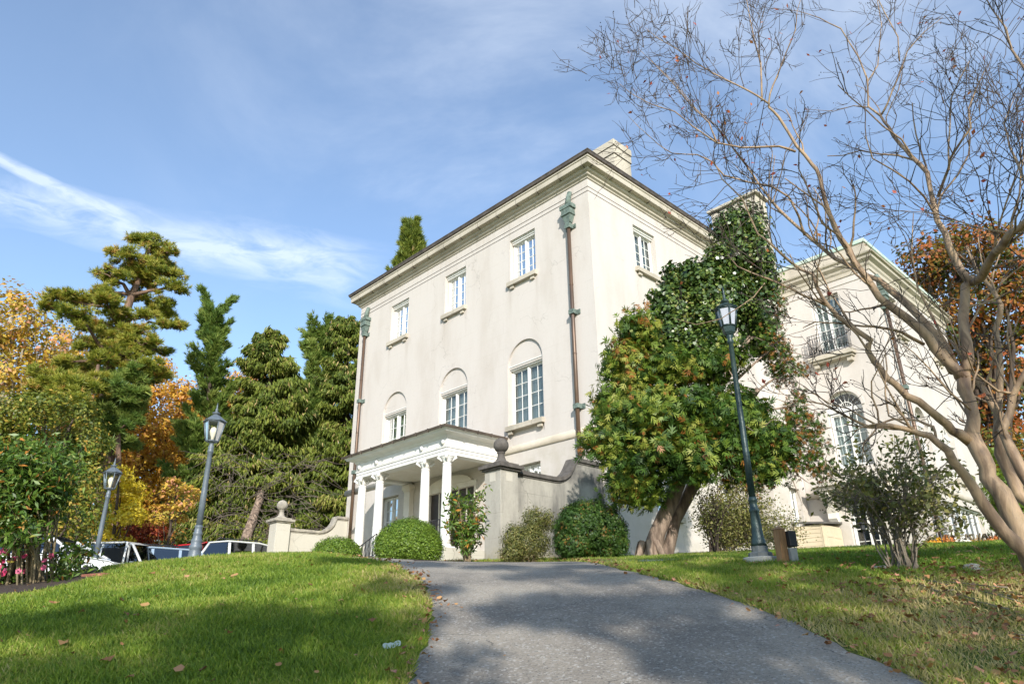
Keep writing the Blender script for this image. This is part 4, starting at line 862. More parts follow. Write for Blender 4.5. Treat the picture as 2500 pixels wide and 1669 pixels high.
car(440, 1385, 29, radians(38), M['carblue'], 'suv', 'blue-grey sport utility car with roof rails, left of the lamp')
car(540, 1385, 31.6, radians(38), M['carred'], 'suv', 'red car glimpsed between the blue-grey and silver ones')
car(614, 1375, 30.6, radians(38), M['carsilver'], 'suv', 'silver sport utility car partly behind the wall pier')
# ------------------------------------------------------------ vegetation
def pm(px, py, d): return float(at(px, py, d)@_fw)/F_            # metres per source pixel there
def lob(px, py, rx, ry, d, k=.9):
    s = pm(px, py, d); return (at(px, py, d), (rx*s, max(rx, ry)*s*k, ry*s))
def limbs(mb, P0, targets, r0, r1, n=6, sag=.0, wig=.06):
    for T in targets:
        a = np.array(P0(T) if callable(P0) else P0, float); b = np.array(T, float); L = np.linalg.norm(b-a); pts = []
        for k in range(6):
            q = k/5; p = a*(1-q)+b*q; p = p+rng.normal(0, wig*L*.35, 3)*sin(pi*q); p[2] += sin(pi*q)*L*sag; pts.append(p)
        mb.tube(pts, list(np.linspace(r0, r1, 6)), n, cap=False)
def twigs(mb, C, R, n, r=.012, L=.6):
    for _ in range(n):
        d = sphdir(1)[0]; p = np.array(C)+d*np.array(R)*rng.uniform(.1, .7); q = p+(d*.8+rng.normal(0, .35, 3))*L*rng.uniform(.6, 1.3)*max(R)
        m_ = (p+q)/2+rng.normal(0, .05, 3)*max(R); mb.tube([p, m_, q], [r, r*.7, r*.3], 4, cap=False)
def lobetree(name, label, cat, base, lobes, m, bark_, r0, nclump, nleaf, crad, size, tpl=LEAF, group=None, tint=(.5, .25, .5), shell=.7, up=.4, twn=6, crowntop=None, flat=1., crown='crown', lean=None, low=-1.):
    g = at(*base); z = Zf(g[0], g[1]) if g[1] < 70 else 1.; z = min(z, at(*base)[2]+5)
    o = empty(name, (g[0], g[1], z-.1), 0, label, cat, group); off = np.array([g[0], g[1], z-.1])
    L = [(c-off, r) for c, r in lobes]
    zs = sorted(c[2] for c, _ in L); cx = np.mean([c for c, _ in L], axis=0); top = max(L, key=lambda t: t[0][2])[0]
    tr = MB(); mid = cx*.75; mid[2] = max(zs[0]*.8, .3); tp = [np.zeros(3), mid*np.array([.3, .3, .5]), mid, (cx+top)/2, top]
    tr.tube(tp, [r0*1.35, r0, r0*.75, r0*.45, r0*.12], 9, cap=False)
    def start(T):
        q = min(max((T[2]-.35*top[2])/(top[2]+.01), .12), .8); k = q*4; i = int(k); f = k-i; i = min(i, 3); return tp[i]*(1-f)+tp[i+1]*f
    limbs(tr, start, [c for c, _ in L], r0*.38, r0*.08)
    for c, r in L:
        if twn: twigs(tr, c, r, twn, r0*.09)
    tr.build('trunk', bark_, o, recalc=False)
    P, N, C, Lb = clumpy(L, cov(nleaf, tpl, size, nclump/5.5 if nclump < 10 else nclump/13), nleaf, crad, shell, low, flat=flat)
    N = N/(np.linalg.norm(N, axis=1, keepdims=True)+1e-9)+rng.normal(0, .45, N.shape); N[:, 2] += up
    stamp(crown, *tpl, P, N, size*rng.uniform(.6, 1.25, len(P)), tint_of(C, tint[1], tint[2], tint[0]), m, o); return o
# leaf colours
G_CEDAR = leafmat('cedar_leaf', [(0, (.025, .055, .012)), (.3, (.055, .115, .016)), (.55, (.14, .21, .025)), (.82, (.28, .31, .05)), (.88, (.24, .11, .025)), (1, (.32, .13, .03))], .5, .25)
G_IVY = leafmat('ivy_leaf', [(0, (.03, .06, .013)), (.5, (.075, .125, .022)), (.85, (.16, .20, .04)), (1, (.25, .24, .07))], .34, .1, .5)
G_PINE = leafmat('pine_needle', [(0, (.10, .14, .018)), (.5, (.26, .28, .035)), (.8, (.40, .36, .06)), (1, (.46, .28, .08))], .5, .2)
G_WPINE = leafmat('white_pine_needle', [(0, (.07, .13, .025)), (.5, (.16, .235, .045)), (1, (.29, .33, .08))], .5, .2)
G_SPRUCE = leafmat('spruce_needle', [(0, (.055, .09, .012)), (.5, (.135, .175, .022)), (.85, (.23, .25, .04)), (1, (.42, .32, .14))], .6, .15)
G_ORANGE = leafmat('orange_leaf', [(0, (.34, .15, .02)), (.4, (.55, .28, .03)), (.7, (.62, .40, .05)), (1, (.60, .28, .09))], .6, .3)
G_YELLOW = leafmat('yellow_leaf', [(0, (.48, .36, .02)), (.5, (.68, .52, .03)), (1, (.55, .45, .08))], .6, .35)
G_GOLD = leafmat('gold_leaf', [(0, (.28, .24, .04)), (.45, (.50, .36, .05)), (.8, (.58, .32, .06)), (1, (.55, .26, .16))], .6, .3)
G_RED = leafmat('red_leaf', [(0, (.20, .03, .02)), (.5, (.42, .08, .04)), (1, (.48, .20, .06))], .6, .3)
G_OLIVE = leafmat('olive_leaf', [(0, (.06, .09, .015)), (.5, (.15, .18, .025)), (.85, (.28, .25, .035)), (1, (.42, .28, .05))], .5, .25)
G_RHODO = leafmat('rhododendron_leaf', [(0, (.035, .075, .012)), (.5, (.08, .15, .02)), (.9, (.17, .23, .04)), (.96, (.34, .26, .05)), (1, (.40, .17, .03))], .45, .2, .4)
G_BOX = leafmat('boxwood_leaf', [(0, (.06, .12, .014)), (.5, (.13, .21, .022)), (1, (.22, .30, .04))], .45, .2)
G_GLOBE = leafmat('globe_leaf', [(0, (.03, .07, .012)), (.5, (.06, .12, .018)), (.8, (.11, .17, .03)), (.9, (.22, .13, .03)), (1, (.28, .14, .03))], .5, .2)
G_MAPLE = leafmat('turning_maple_leaf', [(0, (.06, .09, .015)), (.4, (.12, .12, .02)), (.62, (.28, .14, .025)), (1, (.40, .12, .04))], .6, .3)
G_SHRUB = leafmat('dull_shrub_leaf', [(0, (.075, .09, .02)), (.6, (.16, .165, .045)), (1, (.28, .24, .08))], .5, .2)
G_FAR = leafmat('far_wood_leaf', [(0, (.05, .07, .015)), (.4, (.14, .14, .025)), (.6, (.34, .22, .035)), (1, (.50, .22, .05))], .7, .2)

# the ivy-clad cedar
BG = at(1590, 1362, 14.3); cz = Zf(BG[0], BG[1])
cedar = empty('ivy_clad_cedar', (BG[0], BG[1], cz), 0, 'tall leaning cedar overgrown with dark glossy ivy, beside the sunlit side wall', 'tree')
off = np.array([BG[0], BG[1], cz])
tr = MB(); T = [(1585, 1366, 14.3), (1605, 1300, 14.35), (1640, 1220, 14.45), (1668, 1150, 14.6), (1690, 1050, 14.9), (1720, 900, 15.1), (1770, 720, 15.4), (1815, 560, 15.6)]
P = [at(*t)-off for t in T]; P[0][2] = -.1
tr.tube(P, [.22, .155, .145, .14, .13, .12, .10, .07], 18, cap=False)
P2 = [at(1622, 1366, 14.4)-off, at(1650, 1270, 14.6)-off, at(1700, 1170, 14.8)-off, at(1770, 1060, 15.0)-off, at(1850, 950, 15.2)-off]; P2[0][2] = -.1; tr.tube(P2, [.13, .10, .13, .10, .06], 12, cap=False)
for i, a in enumerate(np.linspace(0, 2*pi, 8)[:-1]): tr.tube([(.16*cos(a), .16*sin(a), .3), (.28*cos(a), .26*sin(a), .04), (.44*cos(a), .4*sin(a), -.08)], [.08, .06, .03], 7, cap=False)
CED = [(1560, 815, 55, 75, 13.8), (1530, 905, 80, 75, 13.7), (1500, 985, 62, 80, 13.7), (1482, 1075, 48, 62, 13.6), (1520, 1140, 70, 62, 13.6), (1590, 1010, 100, 100, 13.7), (1650, 915, 80, 70, 14.0), (1690, 1020, 100, 95, 13.6), (1615, 1120, 95, 75, 13.5), (1700, 1110, 80, 62, 13.5), (1785, 1010, 90, 95, 14.1), (1800, 1090, 80, 62, 14.2), (1855, 1040, 60, 60, 14.6), (1905, 1090, 45, 42, 14.8), (1760, 880, 80, 75, 14.6), (1560, 1195, 60, 36, 13.8), (1860, 1135, 50, 34, 14.8)]
SPA = [(1975, 1095, 50, 46, 15.0), (1930, 1050, 50, 60, 14.9), (1930, 1150, 60, 34, 14.9), (1820, 1185, 60, 26, 14.6), (1885, 850, 38, 70, 15.2), (1925, 905, 36, 60, 15.2), (1945, 990, 34, 50, 15.2), (1895, 760, 20, 60, 15.5), (1985, 1040, 30, 40, 15.2), (2010, 1150, 35, 35, 15.1), (1800, 1170, 60, 28, 14.8)]
IVY = [(1812, 555, 62, 68, 15.6), (1790, 640, 84, 72, 15.4), (1848, 650, 44, 95, 15.6), (1705, 685, 72, 58, 15.0), (1655, 700, 50, 42, 14.9), (1765, 740, 90, 85, 15.1), (1858, 790, 40, 85, 15.5), (1700, 775, 80, 62, 14.8), (1640, 825, 62, 48, 14.5), (1730, 850, 70, 55, 14.6), (1570, 870, 55, 45, 13.9), (1635, 760, 55, 60, 14.7)]
LC = []
for l in CED:
    c, r = lob(*l); LC.append((c-off, tuple(np.array(r)*.74)))
    for _ in range(5):
        d = sphdir(1)[0]; LC.append((c-off+d*np.array(r)*.68, tuple(np.array(r)*rng.uniform(.22, .42)))); LS = [(c-off, r) for c, r in [lob(*l) for l in SPA]]; LI = []
for l in IVY:
    c, r = lob(*l); LI.append((c-off, tuple(np.array(r)*.8)))
    for _ in range(5): d = sphdir(1)[0]; LI.append((c-off+d*np.array(r)*.68, tuple(np.array(r)*rng.uniform(.25, .42))))
limbs(tr, lambda t: P[4] if t[2] < P[6][2] else P[6], [c for c, _ in LC[::6]+LS+LI[::6]], .06, .015, 6, .02)
for c, r in LS: twigs(tr, c, r, 16, .012, .7)
for c, r in LC[60:]: twigs(tr, c, r, 8, .014, .6)
tr.build('trunk', M['bark_cedar'], cedar, recalc=False)
Q, N, C, Lb = clumpy(LC, cov(40, SPRAY, .15, 1.9), 40, .26, .72); N2 = N/(np.linalg.norm(N, axis=1, keepdims=True)+1e-9)*.9+rng.normal(0, .5, N.shape); N2[:, 2] += .15
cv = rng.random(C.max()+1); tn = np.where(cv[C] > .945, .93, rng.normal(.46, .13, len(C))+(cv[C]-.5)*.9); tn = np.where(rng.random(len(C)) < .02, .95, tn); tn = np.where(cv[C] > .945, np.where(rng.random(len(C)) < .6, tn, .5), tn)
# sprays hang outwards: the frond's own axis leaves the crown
xs = (Q[:, 0]-np.percentile(Q[:, 0], 5))/np.ptp(Q[:, 0]); tn = np.where(tn < .9, np.clip(tn+.22*np.clip(.45-xs, 0, 1)/.45-.10*np.clip(xs-.45, 0, 1), 0, .83), tn)  # leaf tint puts in the sunny side: yellower left, duller right
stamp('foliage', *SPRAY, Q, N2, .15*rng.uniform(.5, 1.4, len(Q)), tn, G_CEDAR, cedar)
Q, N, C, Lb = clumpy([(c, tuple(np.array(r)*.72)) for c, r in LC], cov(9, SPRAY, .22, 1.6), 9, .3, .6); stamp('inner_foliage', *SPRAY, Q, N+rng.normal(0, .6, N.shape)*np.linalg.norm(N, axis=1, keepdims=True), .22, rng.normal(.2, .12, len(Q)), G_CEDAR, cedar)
Q, N, C, Lb = clumpy(LS, cov(14, SPRAY, .10, .7), 14, .13, .4); stamp('sparse_foliage', *SPRAY, Q, N/(np.linalg.norm(N, axis=1, keepdims=True)+1e-9)+rng.normal(0, .7, N.shape), .10, np.where(rng.random(len(Q)) < .3, .9, rng.normal(.3, .15, len(Q))), G_CEDAR, cedar)
Q, N, C, Lb = clumpy(LI, cov(50, ROUND, .082, 2.0), 50, .25, .78); N = N/(np.linalg.norm(N, axis=1, keepdims=True)+1e-9)+rng.normal(0, .32, N.shape); N[:, 2] += .35
stamp('ivy', *ROUND, Q, N, .082*rng.uniform(.6, 1.2, len(Q)), tint_of(C, .4, .7, .45), G_IVY, cedar)
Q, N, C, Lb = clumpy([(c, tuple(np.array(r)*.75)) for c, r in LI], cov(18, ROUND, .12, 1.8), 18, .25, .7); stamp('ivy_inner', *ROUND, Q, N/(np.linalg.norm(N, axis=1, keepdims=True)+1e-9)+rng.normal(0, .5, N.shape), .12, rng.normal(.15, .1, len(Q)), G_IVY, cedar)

# the layered pine and its lower neighbour
def padpine(base, spine, pads, label, r0, m=G_PINE, d0=38, k=3.336, oy=550, ox=0, seed=0, tsize=.27, dens=26.):
    g = at(*base); z = Zf(g[0], g[1]); o = empty('pine_tree', (g[0], g[1], z), 0, label, 'tree', 'pines beyond the parking lot'); of = np.array([g[0], g[1], z])
    S = [at(x, y, d0)-of for x, y in spine]; S[0] = np.zeros(3); tr = MB(); tr.tube(S, list(np.linspace(r0, r0*.25, len(S))), 10, cap=False)
    Pp, Nn, Cc = [], [], []
    for i, (x, y, rx, ry) in enumerate(pads):
        dd = d0+rng.uniform(-1.8, 1.8); s = pm(ox+x/k, oy+y/k, dd)/k; c = at(ox+x/k, oy+y/k, dd)-of; rx *= s*1.08; ry *= s*1.1
        j = min(range(len(S)), key=lambda q: abs(S[q][2]-(c[2]-.12*abs(rx)-.2*np.linalg.norm(c[:2]-S[q][:2]))))
        limbs(tr, S[j], [c], .11, .03, 6, .03, .12)
        for _ in range(5): limbs(tr, c+rng.normal(0, .1, 3), [c+np.array([rng.uniform(-1, 1)*rx*.8, rng.uniform(-1, 1)*rx*.6, rng.uniform(-.2, .5)*ry])], .035, .012, 4)
        nc = int(7+16*rx*ry/.9); cc = sphdir(nc)*rng.uniform(.1, 1.12, (nc, 1))**.6*np.array([rx*1.05, rx*.85, ry*.9]); cc[:, 2] = np.where(cc[:, 2] < 0, cc[:, 2]*.5, cc[:, 2])
        for w_ in cc:
            k_ = int(rng.uniform(.45, 1)*44); cr = rng.uniform(.16, .38); q = sphdir(k_)*rng.uniform(.3, 1, (k_, 1)); Pp.append(c+w_+q*np.array([cr*1.3, cr*1.2, cr*.6])); v = q*.6+w_/rx*.5; v[:, 2] += .7; Nn.append(v); Cc.append(np.full(k_, len(Cc)))
            tr.tube([c+w_*.2, c+w_*.6+rng.normal(0, .05, 3), c+w_], [.022, .016, .008], 4, cap=False)
    cs = [p.mean(0) for p in Pp]
    for _ in range(len(pads)*9):
        a, b = cs[rng.integers(len(cs))], cs[rng.integers(len(cs))]
        if np.linalg.norm(a-b) > 2.6: continue
        k_ = 26; c_ = a+(b-a)*rng.random()+rng.normal(0, .32, 3); cr = rng.uniform(.12, .3); q = sphdir(k_)*rng.uniform(.3, 1, (k_, 1)); Pp.append(c_+q*np.array([cr*1.3, cr*1.2, cr*.7])); v = q*.7; v[:, 2] += .6; Nn.append(v); Cc.append(np.full(k_, len(Cc)))
    tr.build('trunk', M['bark_pine'], o, recalc=False)
    Pp = np.vstack(Pp); Nn = np.vstack(Nn); Cc = np.concatenate(Cc); stamp('needles', *NEED, Pp, Nn, tsize*rng.uniform(.7, 1.25, len(Pp)), tint_of(Cc, .45, .45, .5), m, o); return o
PADS = [(1230, 130, 130, 55), (1130, 110, 60, 45), (1040, 250, 180, 55), (1330, 220, 100, 60), (900, 395, 120, 50), (1100, 400, 150, 45), (1360, 390, 160, 55), (1430, 500, 100, 50), (1170, 480, 100, 38), (1290, 310, 130, 50), (500, 590, 110, 38), (680, 620, 120, 42), (880, 545, 90, 45), (860, 620, 110, 40), (1250, 640, 140, 42), (950, 720, 70, 32), (1350, 720, 90, 45), (1400, 820, 75, 45), (1180, 735, 55, 25), (390, 660, 60, 28), (640, 750, 150, 42), (720, 820, 100, 38), (1100, 870, 130, 45), (940, 920, 140, 45), (1150, 950, 130, 48), (1280, 1010, 130, 40), (980, 1050, 190, 55), (800, 1000, 110, 45), (1130, 1130, 190, 60), (500, 1120, 120, 42), (650, 1150, 140, 55), (850, 1110, 110, 45), (1320, 1200, 90, 50), (1250, 1240, 80, 40)]
padpine((250, 1352, 36), [(250, 1352), (262, 1120), (255, 1000), (270, 880), (288, 805), (305, 770), (322, 720), (340, 680), (352, 640), (368, 590)], PADS, 'tall open pine with flat layered boughs rising above all the other trees', .34, d0=36)
PADS2 = [(400, 1220, 100, 45), (330, 1330, 80, 38), (260, 1480, 110, 45), (420, 1430, 160, 50), (600, 1440, 110, 45), (650, 1280, 150, 50), (560, 1350, 90, 40), (760, 1330, 100, 45)]
padpine((200, 1352, 33), [(200, 1352), (205, 1120), (204, 1010), (215, 960), (235, 920), (240, 890)], PADS2, 'lower pine with a dark bent trunk in front of the tall layered pine', .25, d0=33.5)
PADS3 = [(1000, 1260, 130, 48), (900, 1340, 120, 48), (1090, 1370, 90, 40), (960, 1470, 150, 55), (850, 1560, 120, 50), (1060, 1590, 100, 55), (900, 1700, 130, 50), (980, 1790, 90, 45), (800, 1780, 80, 40)]
padpine((285, 1352, 34), [(285, 1352), (290, 1180), (288, 1050), (295, 960), (300, 925)], PADS3, 'soft bluish green young pine between the layered pine and the orange maples', .16, G_WPINE, 34.5, tsize=.32)
# white pines and spruces from whorls of branches
STRAND = ([(0, 0, 0), (.13, 0, .35), (.02, 0, 1), (-.13, 0, .35), (0, .10, .3), (0, -.10, .3)], [(0, 1, 2, 3), (0, 4, 2, 5)])
def conifer(name, base, top_y, Rpx, label, m, style, nw=22, group=None, top_x=None, z_low=.12, dens=1., bark_='bark_dark', size=.4, power=.8, spiky=0):
    px, py, d = base; g = at(px, py, d); z = Zf(g[0], g[1]) if d < 60 else 1.; of = np.array([g[0], g[1], z]); o = empty(name, tuple(of), 0, label, 'tree', group)
    tx = top_x if top_x is not None else px; tp = at(tx, top_y, d)-of; H = tp[2]; R = Rpx*pm(px, (py+top_y)/2, d)
    tr = MB(); tr.tube([(0, 0, -.3), tp*.5, tp], [R*.075+.05, R*.05+.03, .02], 9, cap=False); Pp, Nn, Cc = [], [], []; cid = 0
    for k in range(nw):
        h = z_low+(1-z_low)*(k+rng.uniform(0, .8))/nw; rr = R*max(.06 if not spiky else .2, (1-h))**power*rng.uniform(.75, 1.12)
        for b in range(int(rng.integers(5, 8))):
            a = rng.uniform(0, 2*pi); L = rr*(rng.uniform(.65, 1.15) if not spiky else rng.uniform(.45, 1.25)); e = {'up': .55, 'droop': -.12, 'plume': .5}[style]*rng.uniform(.6, 1.3)+(.35*h if style != 'up' else .3*h)
            p0 = tp*h; dv = np.array([cos(a)*cos(e), sin(a)*cos(e), sin(e)]); n = 5; pts = []
            for i in range(n):
                q = i/(n-1); cvz = (q*q*.22*L if style != 'droop' else (-.25*q+.28*q*q)*L); pts.append(p0+dv*L*q+np.array([0, 0, cvz]))
            tr.tube(pts, [.035+.012*L, .03, .022, .014, .006], 4, cap=False)
            c = int(dens*(44 if style != 'droop' else 130)*max(L, .6)*1.6); q = rng.uniform(.22, 1.02, c)**.8; idx = np.clip((q*(n-1)).astype(int), 0, n-2); f = q*(n-1)-idx; pa = np.array(pts); pp = pa[idx]*(1-f[:, None])+pa[idx+1]*f[:, None]
            side = np.array([-sin(a), cos(a), 0]); lat = rng.normal(0, (.20 if not spiky else .11)*L, c)*(1.25-q); pp = pp+side*lat[:, None]+rng.normal(0, .05*L+.03, (c, 3))*np.array([1, 1, .6])
            if style == 'droop': pp[:, 2] -= abs(rng.normal(0, .12, c))*L*.4; v = np.tile(np.array([cos(a)*.35, sin(a)*.35, -1.]), (c, 1))+rng.normal(0, .3, (c, 3))
            else: v = np.tile(dv*np.array([1, 1, .6])+np.array([0, 0, .55]), (c, 1))+side*np.sign(lat)[:, None]*.5+rng.normal(0, .3, (c, 3))
            Pp.append(pp); Nn.append(v); Cc.append(np.full(c, cid)); cid += 1
    tr.build('trunk', M[bark_], o, recalc=False); Pp = np.vstack(Pp); Nn = np.vstack(Nn); Cc = np.concatenate(Cc); Cc2 = Cc
    t = tint_of(Cc2, .35, .5, .45)
    if style == 'droop': t = np.where(rng.random(len(t)) < .035, 1, np.minimum(t, .9))
    stamp('needles', *(STRAND if style == 'droop' else NEEDL), Pp, Nn, size*rng.uniform(.6, 1.3, len(Pp)), t, m, o); return o
PG = 'pines beyond the parking lot'
conifer('white_pine', (498, 1352, 40), 752, 105, 'blue green white pine with upswept plumes, right of the tall layered pine', G_WPINE, 'plume', 20, PG, top_x=522, dens=1.1, size=.36, power=.42, spiky=1)
SG = 'spruces left of the mansion'
conifer('spruce', (690, 1340, 38.5), 812, 185, 'broad drooping spruce dotted with tan cones, its top leaning left', G_SPRUCE, 'droop', 36, SG, top_x=655, dens=1.6, size=.30, power=.55)
conifer('spruce', (790, 1340, 42), 830, 125, 'paler spruce top standing just behind the broad one', G_WPINE, 'plume', 22, SG, top_x=778, dens=1.2, size=.34, power=.42, spiky=1)
conifer('spruce', (850, 1340, 37), 768, 105, 'dark drooping spruce touching the left corner of the mansion', G_SPRUCE, 'droop', 36, SG, top_x=850, dens=1.5, size=.30, power=.38)
conifer('spruce', (545, 1345, 37.5), 985, 150, 'low wide spruce sweeping down behind the tall lamp on the lawn', G_SPRUCE, 'droop', 18, SG, top_x=600, dens=1.6, size=.30, power=.5)
conifer('spruce', (985, 1300, 46), 548, 150, 'spruce tip showing above the roof of the mansion', G_SPRUCE, 'plume', 26, SG, top_x=1003, dens=1.2, size=.5, power=.6, z_low=.45)
# bare lower boughs and leaning trunks below the broad spruce
tb = empty('bare_boughed_spruce', tuple(np.r_[at(600, 1345, 34.5)[:2], 1.6]), 0, 'leaning trunk with a tangle of bare grey lower boughs under the spruces', 'tree', SG); of = np.array(tb.location)
t = MB(); t.tube([at(585, 1352, 34.5)-of-np.array([0, 0, .6]), at(605, 1300, 34.5)-of, at(632, 1225, 35.5)-of, at(650, 1150, 37)-of, at(660, 1060, 38.5)-of], [.30, .22, .17, .12, .05], 10, cap=False); t.build('trunk', M['bark_cedar'], tb, recalc=False)
t = MB(); t.tube([at(625, 1352, 35)-of-np.array([0, 0, .6]), at(650, 1310, 35)-of, at(690, 1250, 35.5)-of], [.28, .2, .12], 10, cap=False); t.build('trunk', M['bark_dark'], tb, recalc=False)
t = MB()
for _ in range(300):
    c = at(rng.uniform(505, 790), 1335-230*rng.random()**1.3, rng.uniform(33, 36))-of; a = rng.uniform(0, 2*pi); L = rng.uniform(.6, 2.0); pts = [c]
    dv = np.array([cos(a), sin(a)*.6, rng.uniform(-.8, .35)])
    for k in range(4): dv = dv+rng.normal(0, .22, 3); pts.append(pts[-1]+dv/np.linalg.norm(dv)*L/4)
    t.tube(pts, [.017, .014, .011, .008, .004], 4, cap=False)
t.build('bare_boughs', M['dead_twig'], tb, recalc=False)

# autumn broadleaves
WG = 'autumn trees beyond the parking lot'
def L_(l, d): return [lob(x, y, rx, ry, d+rng.uniform(-1.5, 1.5)) for x, y, rx, ry in l]
lobetree('maple_tree', 'golden orange tree with pale forked limbs at the far left edge', 'tree', (5, 1350, 41), L_([(30, 745, 55, 45), (75, 790, 48, 50), (20, 830, 60, 50), (95, 870, 42, 45), (40, 910, 60, 45), (10, 980, 50, 40), (-40, 800, 60, 60), (-60, 920, 60, 60)], 41), G_GOLD, M['bark_pale'], .36, 5., 20, .55, .26, group=WG, twn=26, shell=.5, tint=(.5, .5, .6))
lobetree('maple_tree', 'thin yellow and pink tree filling the gap left of the layered pine', 'tree', (130, 1350, 46), L_([(150, 830, 50, 50), (190, 900, 60, 50), (130, 900, 45, 55), (215, 860, 32, 30), (160, 970, 55, 40), (90, 960, 45, 40)], 46), G_GOLD, M['bark_pale'], .25, 4.5, 17, .6, .26, group=WG, twn=20, shell=.4, tint=(.6, .6, .8))
lobetree('maple_tree', 'bright orange maple glowing right behind the young pine', 'tree', (345, 1350, 44), L_([(300, 960, 50, 50), (250, 1010, 50, 50), (330, 1250, 70, 45), (240, 1100, 60, 60), (380, 905, 36, 36), (370, 975, 50, 45), (340, 1040, 55, 55), (395, 1060, 55, 60), (350, 1120, 60, 50), (410, 1150, 50, 50), (330, 1190, 50, 40), (300, 1130, 45, 60), (370, 1220, 60, 40)], 46), G_ORANGE, M['bark_dark'], .3, 6, 22, .55, .24, group=WG, twn=16, shell=.5, tint=(.5, .5, .6))
lobetree('maple_tree', 'rusty orange maple between the white pine and the low spruce', 'tree', (455, 1350, 48), L_([(430, 1290, 60, 40), (520, 1290, 60, 40), (560, 1220, 50, 50), (420, 1220, 55, 50), (470, 1160, 50, 60), (440, 1090, 40, 50), (500, 1230, 55, 50), (540, 1150, 50, 60), (490, 1080, 40, 50)], 50), G_ORANGE, M['bark_dark'], .3, 6, 22, .6, .25, group=WG, twn=12, shell=.5, tint=(.35, .5, .6))
lobetree('maple_tree', 'pinkish orange maple crown showing between white pine and broad spruce', 'tree', (575, 1350, 48), L_([(620, 930, 30, 30), (560, 1100, 50, 50), (590, 935, 42, 32), (560, 980, 52, 45), (610, 990, 40, 50), (540, 1040, 50, 50), (600, 1060, 50, 50), (500, 1000, 36, 45)], 50), G_ORANGE, M['bark_pale'], .3, 5, 22, .55, .25, group=WG, twn=22, shell=.4, tint=(.75, .5, .6))
lobetree('maple_tree', 'yellow orange maple filling the gap behind the layered pine trunk', 'tree', (180, 1350, 47), L_([(210, 930, 50, 50), (270, 960, 50, 50), (200, 1010, 60, 50), (290, 1050, 50, 50), (130, 1040, 50, 50), (250, 1110, 60, 50), (170, 1130, 60, 50)], 47), G_GOLD, M['bark_dark'], .25, 6, 22, .55, .25, group=WG, twn=12, shell=.5, tint=(.45, .6, .6))
lobetree('maple_tree', 'amber maple behind the white pine', 'tree', (510, 1350, 52), L_([(440, 960, 45, 40), (480, 1010, 50, 50), (420, 1040, 50, 50), (530, 1010, 45, 45), (470, 1090, 60, 50), (560, 1180, 60, 50), (390, 900, 30, 30)], 52), G_ORANGE, M['bark_dark'], .25, 6, 22, .55, .26, group=WG, twn=12, shell=.5, tint=(.6, .5, .6))
lobetree('birch_tree', 'small bright yellow tree beside the left lamp', 'tree', (292, 1355, 29.5), L_([(290, 1145, 24, 18), (300, 1180, 36, 26), (325, 1205, 38, 24), (290, 1225, 46, 24), (335, 1240, 34, 20), (300, 1262, 50, 18), (262, 1290, 40, 16), (250, 1265, 28, 16), (285, 1320, 40, 12), (240, 1305, 26, 10)], 29.5), G_YELLOW, M['bark_dark'], .09, 14, 24, .26, .15, group=WG, twn=8, shell=.45, tint=(.5, .5, .5), flat=.5)
lobetree('birch_tree', 'slight yellow and orange sapling right of the bright yellow tree', 'tree', (395, 1355, 30), L_([(430, 1180, 34, 10), (455, 1200, 36, 12), (410, 1200, 24, 12), (480, 1215, 20, 10), (400, 1245, 34, 16), (430, 1265, 30, 12), (385, 1270, 20, 16), (445, 1230, 30, 10)], 30), G_GOLD, M['bark_dark'], .07, 13, 18, .26, .15, group=WG, twn=8, shell=.3, tint=(.55, .6, .5), flat=.5)
lobetree('dogwood_tree', 'small red dogwood standing behind the open van', 'tree', (318, 1358, 31), L_([(310, 1290, 36, 16), (345, 1285, 34, 16), (330, 1312, 50, 12), (290, 1330, 36, 10), (380, 1300, 30, 16), (355, 1330, 34, 10), (270, 1340, 30, 8)], 31), G_RED, M['bark_pine'], .13, 15, 22, .26, .14, group=WG, twn=8, shell=.4, tint=(.5, .6, .7), flat=.5)
lobetree('dogwood_tree', 'low orange and green tree between the red dogwood and the spruce', 'tree', (395, 1358, 33), L_([(400, 1325, 34, 14), (430, 1310, 30, 18), (375, 1350, 34, 12), (450, 1335, 28, 14), (420, 1345, 36, 12)], 33), G_MAPLE, M['bark_dark'], .1, 12, 22, .3, .16, group=WG, twn=6, shell=.4, tint=(.4, .6, .7))
lobetree('olive_green_tree', 'olive green leafy tree behind the large rhododendron on the left', 'tree', (110, 1375, 25.5), L_([(30, 1010, 70, 45), (110, 1000, 60, 42), (180, 1020, 55, 45), (215, 1085, 48, 50), (60, 1085, 80, 50), (150, 1110, 70, 45), (0, 1130, 60, 60), (225, 1150, 40, 50), (190, 1200, 50, 45), (215, 1260, 40, 40), (150, 1290, 50, 45), (-40, 1050, 60, 60), (200, 1320, 30, 20)], 25.5), G_OLIVE, M['bark_dark'], .15, 17, 28, .3, .125, group=WG, twn=8, shell=.6, tint=(.5, .5, .55))
lobetree('maple_tree', 'tall maple turning from green to red behind the wing', 'tree', (2400, 1345, 36), L_([(2255, 640, 60, 55), (2320, 600, 60, 55), (2390, 590, 60, 60), (2460, 620, 60, 70), (2250, 710, 50, 50), (2330, 690, 70, 60), (2420, 720, 70, 70), (2500, 760, 60, 90), (2300, 790, 55, 60), (2370, 830, 70, 80), (2460, 880, 70, 90), (2390, 960, 60, 80), (2470, 1010, 60, 80), (2400, 1100, 60, 80), (2470, 1140, 60, 80), (2400, 1230, 60, 70)], 36), G_MAPLE, M['bark_dark'], .4, 6, 26, .55, .25, twn=10, shell=.6, tint=(.55, .45, .7))
